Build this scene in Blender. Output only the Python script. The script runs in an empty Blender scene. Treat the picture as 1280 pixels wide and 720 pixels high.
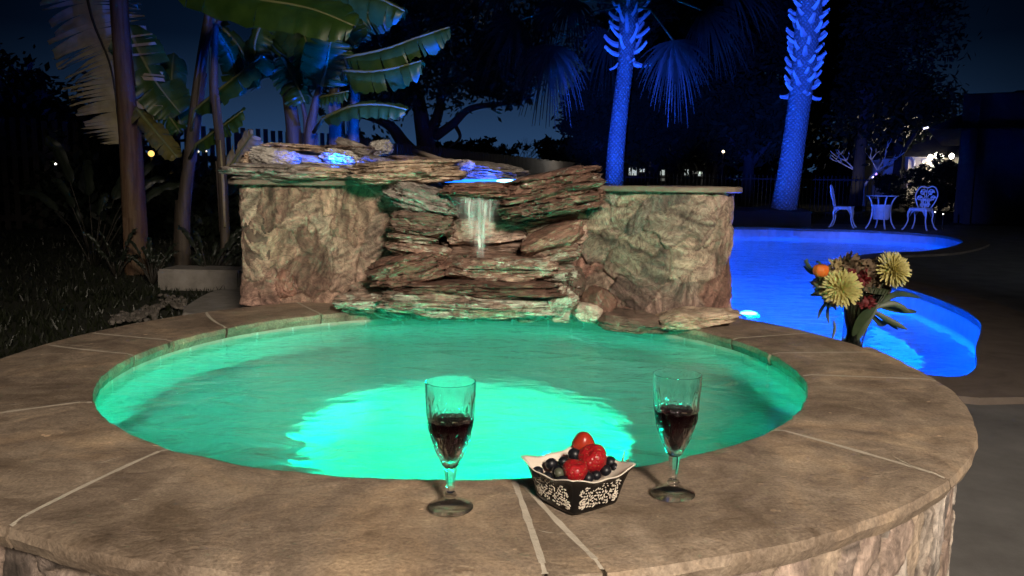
import bpy, bmesh, math, random
from mathutils import Vector, Matrix, Euler, noise
from mathutils.geometry import tessellate_polygon
R = math.radians
PI = math.pi
sc = bpy.context.scene
col = sc.collection
rnd = random.Random(7)

# ---------------------------------------------------------------- camera
CAM_H = 0.92
PITCH, ROLL, F = 0.1316, 0.0119, 1000.0
cam_d = bpy.data.cameras.new('camera'); cam = bpy.data.objects.new('camera', cam_d); col.objects.link(cam)
cam.matrix_world = Matrix.Translation((0, 0, CAM_H)) @ Matrix.Rotation(PI/2 - PITCH, 4, 'X') @ Matrix.Rotation(ROLL, 4, 'Z')
cam_d.sensor_width = 36; cam_d.lens = 36*F/1280; cam_d.clip_start = .02; cam_d.clip_end = 2000
sc.camera = cam

def ray(px, py):
    x = (px-640)/F; y = -(py-360)/F
    c, s = math.cos(ROLL), math.sin(ROLL)
    x, y = c*x - s*y, s*x + c*y
    return Vector((x, math.cos(PITCH)+y*math.sin(PITCH), -math.sin(PITCH)+y*math.cos(PITCH)))
def P(px, py, Y):
    d = ray(px, py); return Vector((0, 0, CAM_H)) + d*(Y/d.y)
def G(px, py, z):
    d = ray(px, py); return Vector((0, 0, CAM_H)) + d*((z-CAM_H)/d.z)

# ---------------------------------------------------------------- mesh helpers
def wloc(o):
    v = Vector((0, 0, 0))
    while o is not None:
        v += o.location; o = o.parent
    return v
class MB:
    def __init__(s): s.v = []; s.f = []; s.c = None
    def add(s, vs, fs):
        n = len(s.v); s.v += [Vector(v) for v in vs]; s.f += [tuple(i+n for i in f) for f in fs]; return s
    def box(s, c, size, rz=0, rx=0, ry=0):
        m = Matrix.Translation(c) @ Euler((rx, ry, rz)).to_matrix().to_4x4()
        hx, hy, hz = size[0]/2, size[1]/2, size[2]/2
        vs = [m @ Vector((x, y, z)) for x in (-hx, hx) for y in (-hy, hy) for z in (-hz, hz)]
        return s.add(vs, [(0,1,3,2),(4,6,7,5),(0,4,5,1),(2,3,7,6),(0,2,6,4),(1,5,7,3)])
    def tube(s, pts, rad, n=8, cap=True):
        pts = [Vector(p) for p in pts]
        if not hasattr(rad, '__len__'): rad = [rad]*len(pts)
        vs = []; fs = []; prev = None
        for i, p in enumerate(pts):
            t = (pts[min(i+1, len(pts)-1)] - pts[max(i-1, 0)]).normalized()
            if prev is None:
                a = t.cross(Vector((0, 0, 1)))
                if a.length < .05: a = t.cross(Vector((0, 1, 0)))
                a.normalize()
            else:
                a = (prev - t*prev.dot(t)).normalized()
            prev = a; b = t.cross(a)
            for k in range(n):
                an = 2*PI*k/n
                vs.append(p + (a*math.cos(an) + b*math.sin(an))*rad[i])
        for i in range(len(pts)-1):
            for k in range(n):
                k2 = (k+1) % n
                fs.append((i*n+k, i*n+k2, (i+1)*n+k2, (i+1)*n+k))
        if cap:
            fs.append(tuple(range(n-1, -1, -1))); fs.append(tuple((len(pts)-1)*n+k for k in range(n)))
        return s.add(vs, fs)
    def lathe(s, prof, c=(0, 0, 0), n=32, mod=None, closed=False):
        c = Vector(c); vs = []; fs = []; m = len(prof)
        for i, (r, z) in enumerate(prof):
            for k in range(n):
                a = 2*PI*k/n
                rr = r*mod(a, z, i) if mod else r
                vs.append(c + Vector((rr*math.cos(a), rr*math.sin(a), z)))
        for i in range(m if closed else m-1):
            i2 = (i+1) % m
            for k in range(n):
                k2 = (k+1) % n
                fs.append((i*n+k, i*n+k2, i2*n+k2, i2*n+k))
        if not closed:
            if prof[0][0] > 1e-6 and getattr(s, 'capends', False): fs.append(tuple(range(n-1, -1, -1)))
            if prof[-1][0] > 1e-6 and getattr(s, 'capends', False): fs.append(tuple((m-1)*n+k for k in range(n)))
        return s.add(vs, fs)
    def ellipsoid(s, c, rad, n=10, m=6, rot=None):
        c = Vector(c); vs = []; fs = []
        for i in range(m+1):
            th = PI*i/m
            for k in range(n):
                a = 2*PI*k/n
                v = Vector((rad[0]*math.sin(th)*math.cos(a), rad[1]*math.sin(th)*math.sin(a), rad[2]*math.cos(th)))
                if rot: v = rot @ v
                vs.append(c+v)
        for i in range(m):
            for k in range(n):
                k2 = (k+1) % n
                fs.append((i*n+k, (i+1)*n+k, (i+1)*n+k2, i*n+k2))
        return s.add(vs, fs)
    def build(s, name, mat, parent=None, smooth=True, loc=None, weld=False):
        me = bpy.data.meshes.new(name)
        off = wloc(parent) if parent is not None else Vector(loc) if loc is not None else Vector((0, 0, 0))
        me.from_pydata([v-off for v in s.v], [], s.f)
        if s.c:
            at = me.color_attributes.new('tone', 'FLOAT_COLOR', 'POINT')
            flat = [x for c in s.c for x in c]
            at.data.foreach_set('color', flat)
        if weld:
            bm = bmesh.new(); bm.from_mesh(me); bmesh.ops.remove_doubles(bm, verts=bm.verts, dist=1e-6)
            bmesh.ops.recalc_face_normals(bm, faces=bm.faces); bm.to_mesh(me); bm.free()
        if smooth: me.polygons.foreach_set('use_smooth', [True]*len(me.polygons))
        me.update()
        if mat: me.materials.append(mat)
        o = bpy.data.objects.new(name, me); col.objects.link(o)
        if parent is not None: o.parent = parent
        elif loc is not None: o.location = loc
        return o

def tag(o, label, cat, group=None):
    o['label'] = label; o['category'] = cat
    if group: o['group'] = group
    return o
def thing(name, label, cat, loc, group=None):
    o = bpy.data.objects.new(name, None); col.objects.link(o); o.location = loc
    o.empty_display_size = .1
    return tag(o, label, cat, group)
def struct(o): o['kind'] = 'structure'; return o
def dup(o, parent=None, label=None):
    c = o.copy(); col.objects.link(c)
    if parent is not None: c.parent = parent
    if label: c['label'] = label
    for ch in [x for x in bpy.data.objects if x.parent == o]: dup(ch, c)
    return c
def crm(pts, per=8, closed=False):
    out = []; n = len(pts)
    pts = [Vector(p) for p in pts]
    for i in range(n if closed else n-1):
        g = lambda k: pts[k % n] if closed else pts[max(0, min(n-1, k))]
        p0, p1, p2, p3 = g(i-1), g(i), g(i+1), g(i+2)
        for k in range(per):
            t = k/per
            out.append(.5*((2*p1)+(p2-p0)*t+(2*p0-5*p1+4*p2-p3)*t*t+(3*p1-p0-3*p2+p3)*t**3))
    if not closed: out.append(pts[-1])
    return out
def fbm(v, o=4): return noise.fractal(v, 1.0, 2.0, o)

# ---------------------------------------------------------------- materials
def new_mat(name):
    m = bpy.data.materials.new(name); m.use_nodes = True
    nt = m.node_tree; b = nt.nodes['Principled BSDF']
    return m, nt, b
def ramp(nt, cols, pos=None):
    r = nt.nodes.new('ShaderNodeValToRGB'); e = r.color_ramp.elements
    while len(e) < len(cols): e.new(.5)
    for i, c in enumerate(cols):
        e[i].position = pos[i] if pos else i/(len(cols)-1)
        e[i].color = (*c, 1)
    return r
def coords(nt, stretch=(1, 1, 1), rot=(0, 0, 0), kind='Object'):
    t = nt.nodes.new('ShaderNodeTexCoord'); mp = nt.nodes.new('ShaderNodeMapping')
    mp.inputs['Scale'].default_value = stretch; mp.inputs['Rotation'].default_value = rot
    nt.links.new(t.outputs[kind], mp.inputs['Vector']); return mp.outputs['Vector']
def noise_node(nt, vec, scale, detail=8, rough=.6, dist=0):
    n = nt.nodes.new('ShaderNodeTexNoise'); n.inputs['Scale'].default_value = scale
    n.inputs['Detail'].default_value = detail; n.inputs['Roughness'].default_value = rough; n.inputs['Distortion'].default_value = dist
    nt.links.new(vec, n.inputs['Vector']); return n
def add_bump(nt, b, fac, strength, dist=.01):
    bp = nt.nodes.new('ShaderNodeBump'); bp.inputs['Strength'].default_value = strength; bp.inputs['Distance'].default_value = dist
    nt.links.new(fac, bp.inputs['Height']); nt.links.new(bp.outputs['Normal'], b.inputs['Normal']); return bp
def mixc(nt, a, b, fac, mode='MULTIPLY'):
    m = nt.nodes.new('ShaderNodeMix'); m.data_type = 'RGBA'; m.blend_type = mode
    for s, v in ((m.inputs[6], a), (m.inputs[7], b), (m.inputs[0], fac)):
        if hasattr(v, 'links') or hasattr(v, 'is_linked'): nt.links.new(v, s)
        elif isinstance(v, tuple): s.default_value = (*v, 1)
        else: s.default_value = v
    return m.outputs[2]
def mnoise(name, cols, scale=6, rough=.7, bump=.3, bscale=40, stretch=(1,1,1), dist=0, pos=None, bdist=.01, spec=.4, metal=0, rot=(0,0,0), coat=0, detail=8):
    m, nt, b = new_mat(name)
    v = coords(nt, stretch, rot)
    n = noise_node(nt, v, scale, detail, .62, dist)
    r = ramp(nt, cols, pos or ([.5] if len(cols) == 1 else [.25+.5*i/(len(cols)-1) for i in range(len(cols))]))
    nt.links.new(n.outputs['Fac'], r.inputs['Fac']); nt.links.new(r.outputs['Color'], b.inputs['Base Color'])
    b.inputs['Roughness'].default_value = rough; b.inputs['Specular IOR Level'].default_value = spec; b.inputs['Metallic'].default_value = metal
    b.inputs['Coat Weight'].default_value = coat
    if bump:
        n2 = noise_node(nt, v, bscale, 6, .65); add_bump(nt, b, n2.outputs['Fac'], bump, bdist)
    return m
def mrock(name, cols, pos=None, zs=7, xs=3.4, rough=.75, bump=.45, rot=(0,0,0), wet=0, crust=None, crust_at=.58):
    """strata across the local Z of each stone, blotched, cracked and crusted with mineral"""
    m, nt, b = new_mat(name)
    v = coords(nt, (xs, xs, zs), rot)
    n = noise_node(nt, v, 1.0, 7, .66, 1.8)
    r = ramp(nt, cols, pos or [.28+.46*i/(len(cols)-1) for i in range(len(cols))])
    nt.links.new(n.outputs['Fac'], r.inputs['Fac']); c = r.outputs['Color']
    v2 = coords(nt)
    if crust:
        n5 = noise_node(nt, coords(nt, (8, 8, 15), rot), 1.0, 8, .7, 1.2); r5 = ramp(nt, [(0,0,0),(1,1,1)], [crust_at, crust_at+.05]); nt.links.new(n5.outputs['Fac'], r5.inputs['Fac'])
        c = mixc(nt, c, crust, r5.outputs['Color'], 'MIX')
    n2 = noise_node(nt, v2, 22, 8, .72, .6)
    r2 = ramp(nt, [(.4,.37,.35),(1,1,1),(1.35,1.3,1.25)], [.3,.52,.75])
    nt.links.new(n2.outputs['Fac'], r2.inputs['Fac'])
    c = mixc(nt, c, r2.outputs['Color'], 1.0)
    dw = noise_node(nt, v2, 9, 4, .6); ad = nt.nodes.new('ShaderNodeVectorMath'); ad.operation = 'MULTIPLY_ADD'; ad.inputs[1].default_value = (.9,.9,.9)
    nt.links.new(dw.outputs['Color'], ad.inputs[0]); nt.links.new(coords(nt, (3, 3, 8), rot), ad.inputs[2])
    vo = nt.nodes.new('ShaderNodeTexVoronoi'); vo.feature = 'DISTANCE_TO_EDGE'; vo.inputs['Scale'].default_value = 1.0; nt.links.new(ad.outputs[0], vo.inputs['Vector'])
    rc = ramp(nt, [(.16,.14,.13),(1,1,1)], [.0,.055]); nt.links.new(vo.outputs['Distance'], rc.inputs['Fac'])
    c = mixc(nt, c, rc.outputs['Color'], .5)
    oi = nt.nodes.new('ShaderNodeObjectInfo'); mr = nt.nodes.new('ShaderNodeMapRange'); mr.inputs['To Min'].default_value = 1.25; mr.inputs['To Max'].default_value = 2.2; nt.links.new(oi.outputs['Random'], mr.inputs['Value'])
    sv = nt.nodes.new('ShaderNodeVectorMath'); sv.operation = 'SCALE'; nt.links.new(c, sv.inputs[0]); nt.links.new(mr.outputs[0], sv.inputs['Scale']); c = sv.outputs[0]
    nt.links.new(c, b.inputs['Base Color'])
    b.inputs['Roughness'].default_value = rough; b.inputs['Coat Weight'].default_value = wet; b.inputs['Coat Roughness'].default_value = .2
    n3 = noise_node(nt, coords(nt, (22, 22, 34), rot), 1.0, 9, .74, .6)
    bp = add_bump(nt, b, n3.outputs['Fac'], bump, .014)
    bp2 = nt.nodes.new('ShaderNodeBump'); bp2.inputs['Strength'].default_value = .45; bp2.inputs['Distance'].default_value = .012; nt.links.new(rc.outputs['Color'], bp2.inputs['Height']); nt.links.new(bp.outputs['Normal'], bp2.inputs['Normal']); nt.links.new(bp2.outputs['Normal'], b.inputs['Normal'])
    return m
def mtone(name, swirl=9, rough=.8, bump=.5, contrast=1.0):
    """stone veneer: per-stone tone from the 'tone' attribute times swirling petrified grain"""
    m, nt, b = new_mat(name)
    at = nt.nodes.new('ShaderNodeAttribute'); at.attribute_name = 'tone'
    v = coords(nt)
    n = noise_node(nt, v, swirl, 6, .64, 3.0)
    r = ramp(nt, [(.42,.37,.35),(.95,.90,.87),(1.3,1.24,1.18),(.7,.63,.60),(1.8,1.72,1.62)], [.3,.42,.5,.58,.74])
    nt.links.new(n.outputs['Fac'], r.inputs['Fac'])
    c = mixc(nt, mixc(nt, at.outputs['Color'], (.88,.88,.88), 1.0), r.outputs['Color'], contrast)
    n4 = noise_node(nt, v, 46, 7, .72, .8)
    r4 = ramp(nt, [(.55,.52,.5),(1.0,.98,.96),(1.35,1.32,1.27)], [.3,.5,.72]); nt.links.new(n4.outputs['Fac'], r4.inputs['Fac'])
    c = mixc(nt, c, r4.outputs['Color'], 1.0)
    nt.links.new(c, b.inputs['Base Color']); b.inputs['Roughness'].default_value = rough
    n2 = noise_node(nt, v, 40, 9, .7, 1.0)
    add_bump(nt, b, n2.outputs['Fac'], bump, .014)
    return m
def memit(name, c, s):
    m, nt, b = new_mat(name)
    b.inputs['Base Color'].default_value = (*c, 1); b.inputs['Emission Color'].default_value = (*c, 1); b.inputs['Emission Strength'].default_value = s
    return m
def mglass(name, c=(1,1,1), rough=0, ior=1.5, spec=.3):
    m, nt, b = new_mat(name)
    b.inputs['Base Color'].default_value = (*c, 1); b.inputs['Transmission Weight'].default_value = 1
    b.inputs['Roughness'].default_value = rough; b.inputs['IOR'].default_value = ior; b.inputs['Specular IOR Level'].default_value = spec
    return m
def mwater(name, scale, strength, stretch=(1,1,1), tint=(1,1,1), dist=.02):
    m, nt, b = new_mat(name)
    b.inputs['Base Color'].default_value = (*tint, 1); b.inputs['Transmission Weight'].default_value = 1
    b.inputs['Roughness'].default_value = .0; b.inputs['IOR'].default_value = 1.333
    v = coords(nt, stretch); n = noise_node(nt, v, scale, 3, .5, .8)
    add_bump(nt, b, n.outputs['Fac'], strength, dist)
    return m
def mleaf(name, c1, c2, trans=.35, scale=10, rough=.45, stretch=(1,1,1)):
    m, nt, b = new_mat(name)
    v = coords(nt, stretch); n = noise_node(nt, v, scale, 6, .6)
    r = ramp(nt, [c1, c2], [.35, .65]); nt.links.new(n.outputs['Fac'], r.inputs['Fac'])
    nt.links.new(r.outputs['Color'], b.inputs['Base Color']); b.inputs['Roughness'].default_value = rough
    tr = nt.nodes.new('ShaderNodeBsdfTranslucent'); nt.links.new(r.outputs['Color'], tr.inputs['Color'])
    mx = nt.nodes.new('ShaderNodeMixShader'); mx.inputs[0].default_value = trans
    out = nt.nodes['Material Output']
    nt.links.new(b.outputs[0], mx.inputs[1]); nt.links.new(tr.outputs[0], mx.inputs[2]); nt.links.new(mx.outputs[0], out.inputs['Surface'])
    return m

M = {}
m, nt, b = new_mat('flagstone'); v = coords(nt)
n = noise_node(nt, v, 4.5, 10, .68, 1.4); r = ramp(nt, [(.148,.114,.086),(.24,.19,.146),(.31,.25,.19),(.45,.37,.288)], [.3,.44,.56,.74]); nt.links.new(n.outputs['Fac'], r.inputs['Fac'])
n2 = noise_node(nt, coords(nt, (17, 26, 17), (0, 0, .3)), 1.0, 9, .68, 1.4); r2 = ramp(nt, [(.62,.58,.55),(.98,.98,.98),(1.02,1.02,1.02),(1.55,1.5,1.42)], [.3,.46,.56,.74]); nt.links.new(n2.outputs['Fac'], r2.inputs['Fac'])
n3 = noise_node(nt, v, 170, 3, .6); r3 = ramp(nt, [(.78,.76,.74),(1.18,1.16,1.14)], [.35,.65]); nt.links.new(n3.outputs['Fac'], r3.inputs['Fac'])
n5 = noise_node(nt, v, 24, 2, .5); r5 = ramp(nt, [(1,1,1),(1,1,1),(2.0,1.95,1.85)], [0,.735,.76]); nt.links.new(n5.outputs['Fac'], r5.inputs['Fac'])
n6 = noise_node(nt, v, 13, 3, .5); r6 = ramp(nt, [(.3,.27,.25),(1,1,1)], [.215,.235]); nt.links.new(n6.outputs['Fac'], r6.inputs['Fac'])
n7 = noise_node(nt, v, 2.6, 7, .65, 1.2); r7 = ramp(nt, [(.6,.57,.54),(1,1,1),(1.42,1.34,1.2)], [.34,.5,.66]); nt.links.new(n7.outputs['Fac'], r7.inputs['Fac'])
cc = mixc(nt, mixc(nt, mixc(nt, r.outputs['Color'], r7.outputs['Color'], 1.0), r2.outputs['Color'], .9), r3.outputs['Color'], 1.0); cc = mixc(nt, mixc(nt, cc, r5.outputs['Color'], 1.0), r6.outputs['Color'], 1.0)
oi = nt.nodes.new('ShaderNodeObjectInfo'); mr = nt.nodes.new('ShaderNodeMapRange'); mr.inputs['To Min'].default_value = .84; mr.inputs['To Max'].default_value = 1.14; nt.links.new(oi.outputs['Random'], mr.inputs['Value']); sv = nt.nodes.new('ShaderNodeVectorMath'); sv.operation = 'SCALE'; nt.links.new(cc, sv.inputs[0]); nt.links.new(mr.outputs[0], sv.inputs['Scale']); cc = sv.outputs[0]
nt.links.new(cc, b.inputs['Base Color']); b.inputs['Roughness'].default_value = .58; b.inputs['Specular IOR Level'].default_value = .4
bp = add_bump(nt, b, n2.outputs['Fac'], .3, .012); bp2 = nt.nodes.new('ShaderNodeBump'); bp2.inputs['Strength'].default_value = .35; bp2.inputs['Distance'].default_value = .004; nt.links.new(n3.outputs['Fac'], bp2.inputs['Height']); nt.links.new(bp.outputs['Normal'], bp2.inputs['Normal']); nt.links.new(bp2.outputs['Normal'], b.inputs['Normal']); M['flag'] = m
M['flagedge'] = mnoise('flagstone_underbed', [(.46,.41,.33),(.58,.52,.43)], 20, .85, .4, 80)
M['veneer'] = mtone('petrified_wood_veneer', 10, .85, .85)
M['veneer_tub'] = mtone('tub_veneer', 9, .8, .5, .6)
M['cap'] = mnoise('capstone', [(.13,.10,.075),(.22,.175,.135),(.30,.245,.19)], 8, .7, .4, 50)
M['r_tan'] = mrock('rock_tan', [(.13,.09,.06),(.30,.225,.16),(.40,.32,.24),(.22,.15,.10),(.44,.37,.29)], wet=.1)
M['r_pale'] = mrock('rock_pale', [(.16,.122,.095),(.26,.21,.168),(.32,.275,.225),(.21,.16,.124)], zs=6)
M['r_pink'] = mrock('rock_pink', [(.15,.092,.068),(.25,.18,.14),(.31,.24,.195),(.2,.135,.10)], zs=6)
M['r_red'] = mrock('rock_red', [(.06,.033,.025),(.17,.095,.068),(.12,.064,.047),(.26,.165,.12),(.15,.085,.062)], wet=.25, crust=(.29,.29,.235), crust_at=.60)
M['r_streak'] = mrock('rock_streaked', [(.08,.05,.038),(.22,.145,.11),(.14,.088,.066),(.31,.225,.175),(.18,.115,.086)], zs=8, wet=.3, crust=(.29,.29,.235), crust_at=.54)
M['r_dark'] = mrock('rock_dark', [(.035,.027,.022),(.10,.07,.052),(.16,.11,.085),(.06,.041,.032)], wet=.3, crust=(.22,.2,.17), crust_at=.66)
M['r_grey'] = mrock('rock_grey', [(.06,.055,.05),(.15,.132,.115),(.23,.205,.18),(.11,.098,.088)], zs=8, crust=(.25,.235,.21), crust_at=.63)
M['r_white'] = mrock('rock_whitish', [(.15,.137,.122),(.28,.265,.24),(.36,.345,.32),(.23,.21,.19)], zs=6, xs=5)
M['r_mineral'] = mrock('rock_mineral', [(.06,.045,.036),(.17,.125,.095),(.26,.2,.155),(.10,.075,.055)], zs=12, wet=.3, crust=(.30,.31,.255), crust_at=.49)
M['plaster'] = mnoise('pebble_plaster', [(.5,.54,.5),(.62,.66,.62)], 60, .7, .25, 160)
M['tile'] = mnoise('spa_tile', [(.30,.29,.24),(.42,.40,.34),(.5,.49,.43)], 14, .35, .2, 60)
M['poolplaster'] = mnoise('pool_plaster', [(.6,.62,.64),(.72,.74,.75)], 3, .7, .15, 60)
M['pooltile'] = mnoise('pool_tile', [(.35,.37,.42),(.5,.52,.56)], 9, .35, .1, 40)
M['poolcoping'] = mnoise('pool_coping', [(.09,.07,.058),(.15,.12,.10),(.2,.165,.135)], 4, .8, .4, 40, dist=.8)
M['concrete'] = mnoise('concrete', [(.095,.092,.09),(.135,.132,.13),(.175,.172,.168)], 3.5, .85, .45, 130, pos=[.3,.5,.7], bdist=.006)
M['soil'] = mnoise('soil', [(.018,.016,.012),(.035,.03,.022)], 3, .95, .4, 30)
M['lawn'] = mnoise('lawn_ground', [(.01,.012,.006),(.017,.02,.01),(.024,.023,.013)], 4, .95, .6, 60)
M['grass'] = mleaf('grass_blades', (.009,.013,.005), (.021,.026,.011), .3, 3)
M['block'] = mnoise('block_concrete', [(.17,.155,.135),(.25,.23,.205),(.31,.29,.26)], 12, .9, .5, 120)
M['gravel'] = mnoise('gravel_stone', [(.05,.042,.035),(.12,.105,.09),(.19,.17,.15)], 22, .85, .3, 90)
M['glass'] = mglass('crystal_glass', (1,1,1), 0, 1.38)
nt = M['glass'].node_tree; tr = nt.nodes.new('ShaderNodeBsdfTransparent'); mx = nt.nodes.new('ShaderNodeMixShader'); mx.inputs[0].default_value = .12
nt.links.new(nt.nodes['Principled BSDF'].outputs[0], mx.inputs[1]); nt.links.new(tr.outputs[0], mx.inputs[2]); nt.links.new(mx.outputs[0], nt.nodes['Material Output'].inputs['Surface'])
M['vase'] = mglass('vase_glass', (.66,.74,.68), 0.02, 1.45)
M['wine'] = mnoise('red_wine', [(.005,.0004,.001),(.009,.001,.002)], 5, .05, 0, spec=.03)
M['ceramic_black'] = mnoise('black_glaze', [(.003,.003,.0035),(.006,.0055,.006)], 10, .25, .05, 60, spec=.22)
M['ceramic_cream'] = mnoise('cream_glaze', [(.62,.55,.46),(.7,.63,.54)], 10, .25, 0)
M['relief'] = mnoise('cream_relief', [(.5,.44,.36),(.68,.62,.53)], 80, .5, .2, 200)
M['iron'] = mnoise('black_iron', [(.008,.008,.009),(.015,.015,.016)], 20, .5, .1, 60)
M['fence'] = mnoise('weathered_fence_wood', [(.025,.02,.016),(.05,.042,.035)], 5, .9, .3, 40, stretch=(4,4,.6))
M['bark'] = mnoise('oak_bark', [(.012,.010,.008),(.035,.028,.022)], 8, .95, .8, 20, stretch=(3,3,.7))
M['crown'] = mleaf('oak_foliage', (.012,.020,.009), (.03,.045,.018), .2, 1)
M['crown2'] = mleaf('dark_foliage', (.01,.016,.009), (.022,.033,.016), .2, 1)
M['white_metal'] = mnoise('white_cast_metal', [(.6,.6,.6),(.74,.74,.73)], 20, .45, .15, 80)
M['pale_wall'] = mnoise('pale_stucco', [(.55,.5,.42),(.65,.6,.52)], 6, .9, .2, 60)
M['white_paint'] = mnoise('white_paint', [(.7,.7,.68),(.8,.8,.78)], 9, .5, .05, 60)
M['dark_wall'] = mnoise('dark_brick', [(.03,.024,.022),(.055,.045,.04)], 9, .9, .3, 50)
M['roof'] = mnoise('roof_shingle', [(.02,.02,.022),(.04,.04,.043)], 12, .9, .4, 60)
m, nt, b = new_mat('palm_bark'); fs_ = []
for rz_ in (.7, -.7):
    wv = nt.nodes.new('ShaderNodeTexWave'); wv.inputs['Scale'].default_value = 1.0; wv.inputs['Distortion'].default_value = 5; wv.inputs['Detail'].default_value = 4; wv.inputs['Detail Scale'].default_value = 2
    nt.links.new(coords(nt, (5, 5, 5), (0, rz_, 0)), wv.inputs['Vector']); fs_.append(wv.outputs['Fac'])
mm = nt.nodes.new('ShaderNodeMath'); mm.operation = 'MULTIPLY'; nt.links.new(fs_[0], mm.inputs[0]); nt.links.new(fs_[1], mm.inputs[1])
n = noise_node(nt, coords(nt, (3, 3, 9)), 3, 8, .7); ma = nt.nodes.new('ShaderNodeMath'); ma.operation = 'ADD'; nt.links.new(mm.outputs[0], ma.inputs[0]); nt.links.new(n.outputs['Fac'], ma.inputs[1])
r = ramp(nt, [(.10,.09,.08),(.165,.145,.125),(.24,.21,.19)], [.4,.7,1.0]); nt.links.new(ma.outputs[0], r.inputs['Fac']); nt.links.new(r.outputs['Color'], b.inputs['Base Color']); b.inputs['Roughness'].default_value = .9
add_bump(nt, b, ma.outputs[0], .55, .05); M['palm_trunk'] = m
M['boot'] = mnoise('palm_boot', [(.36,.33,.3),(.55,.5,.45)], 9, .85, .4, 30)
M['frond'] = mleaf('palm_frond', (.009,.013,.008), (.018,.026,.015), .2, 4)
M['banana_stem'] = mnoise('banana_stem', [(.035,.018,.01),(.095,.05,.026),(.14,.09,.05),(.065,.036,.019)], 3, .6, .5, 25, stretch=(9,9,.7), pos=[.3,.45,.6,.72])
M['banana_stem_grey'] = mnoise('banana_stem_grey', [(.022,.017,.012),(.06,.046,.033),(.12,.095,.07)], 3, .6, .4, 25, stretch=(9,9,.8))
M['banana_leaf'] = mleaf('banana_leaf', (.02,.056,.008), (.044,.096,.016), .1, 7, .4)
M['banana_dry'] = mleaf('banana_leaf_dry', (.30,.26,.15), (.46,.40,.25), .2, 9, .7)
M['banana_yellow'] = mleaf('banana_leaf_yellowing', (.12,.12,.03), (.22,.19,.05), .35, 7, .5)
M['rib'] = mnoise('leaf_midrib', [(.13,.15,.05),(.2,.21,.09)], 9, .5, .1, 40)
M['rib_dark'] = mnoise('leaf_midrib_dark', [(.02,.018,.014),(.035,.03,.022)], 9, .6, .1, 40)
M['fol_dark'] = mleaf('garden_foliage', (.010,.015,.009), (.022,.03,.018), .2, 8)
M['mum'] = mleaf('chrysanthemum_petal', (.52,.47,.17), (.66,.6,.27), .3, 30, .6)
M['mumc'] = mleaf('chrysanthemum_centre', (.5,.36,.06), (.62,.48,.1), .2, 30, .7)
M['stem'] = mnoise('flower_stem', [(.012,.018,.008),(.04,.055,.02)], 20, .5, .1, 60)
M['dryflower'] = mleaf('dried_flower', (.10,.065,.04), (.24,.17,.10), .25, 25, .8)
M['tanflower'] = mleaf('tan_flower', (.28,.21,.09), (.42,.33,.16), .25, 25, .8)
M['redflower'] = mleaf('deep_red_petal', (.085,.006,.008), (.17,.014,.018), .2, 25, .6)
M['pumpkin'] = mnoise('pumpkin_skin', [(.55,.10,.015),(.7,.18,.03)], 12, .45, .1, 60)
M['vleaf'] = mleaf('vase_leaf', (.025,.045,.018), (.05,.08,.03), .25, 12)
M['blueberry'] = mnoise('blueberry_skin', [(.004,.004,.006),(.009,.010,.014),(.035,.038,.048)], 45, .42, .05, 90, pos=[.35,.55,.8])
M['greenberry'] = mnoise('unripe_berry', [(.05,.06,.04),(.10,.10,.07)], 40, .4, .05, 90)
M['twig'] = mnoise('dry_twig', [(.10,.06,.03),(.2,.13,.07)], 40, .8, .2, 90)
M['fall'] = None
m, nt, b = new_mat('strawberry_skin')
v = coords(nt); vo = nt.nodes.new('ShaderNodeTexVoronoi'); vo.inputs['Scale'].default_value = 190; nt.links.new(v, vo.inputs['Vector'])
r = ramp(nt, [(.4,.22,.08),(.25,.008,.012),(.33,.012,.016)], [.0,.28,.8]); nt.links.new(vo.outputs['Distance'], r.inputs['Fac'])
nt.links.new(r.outputs['Color'], b.inputs['Base Color']); b.inputs['Roughness'].default_value = .3
add_bump(nt, b, vo.outputs['Distance'], .8, .002); M['straw'] = m
m, nt, b = new_mat('strawberry_cut')
v = coords(nt); gr = nt.nodes.new('ShaderNodeTexGradient'); gr.gradient_type = 'SPHERICAL'
mp = coords(nt, (48, 48, 48)); nt.links.new(mp, gr.inputs['Vector'])
r = ramp(nt, [(.30,.022,.010),(.36,.05,.018),(.42,.17,.075)], [.02,.3,.75]); nt.links.new(gr.outputs['Fac'], r.inputs['Fac'])
nt.links.new(r.outputs['Color'], b.inputs['Base Color']); b.inputs['Roughness'].default_value = .3; M['strawcut'] = m
m, nt, b = new_mat('falling_water')
b.inputs['Base Color'].default_value = (.85,.9,.88,1); b.inputs['Roughness'].default_value = .3
tr = nt.nodes.new('ShaderNodeBsdfTransparent'); mx = nt.nodes.new('ShaderNodeMixShader')
n = noise_node(nt, coords(nt, (75, 40, 2.5)), 1.0, 4, .6); r = ramp(nt, [(.04,.04,.04),(.24,.24,.24),(.75,.75,.75)], [.38,.54,.75]); nt.links.new(n.outputs['Fac'], r.inputs['Fac'])
uvn = nt.nodes.new('ShaderNodeAttribute'); uvn.attribute_name = 'tone'
nt.links.new(mixc(nt, r.outputs['Color'], uvn.outputs['Color'], 1.0), mx.inputs[0]); nt.links.new(tr.outputs[0], mx.inputs[1]); nt.links.new(b.outputs[0], mx.inputs[2])
nt.links.new(mx.outputs[0], nt.nodes['Material Output'].inputs['Surface']); M['fall'] = m
M['spawater'] = mwater('spa_water', 5.5, .32, (1, 1.9, 1), (.28,1,.97), .06)
M['poolwater'] = mwater('pool_water', 2.6, .45, (1, 2.0, 1), (.9,.96,1), .09)
M['lampmetal'] = mnoise('lamp_bronze', [(.02,.018,.015),(.04,.035,.03)], 30, .45, .1, 60, metal=.6)

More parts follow.
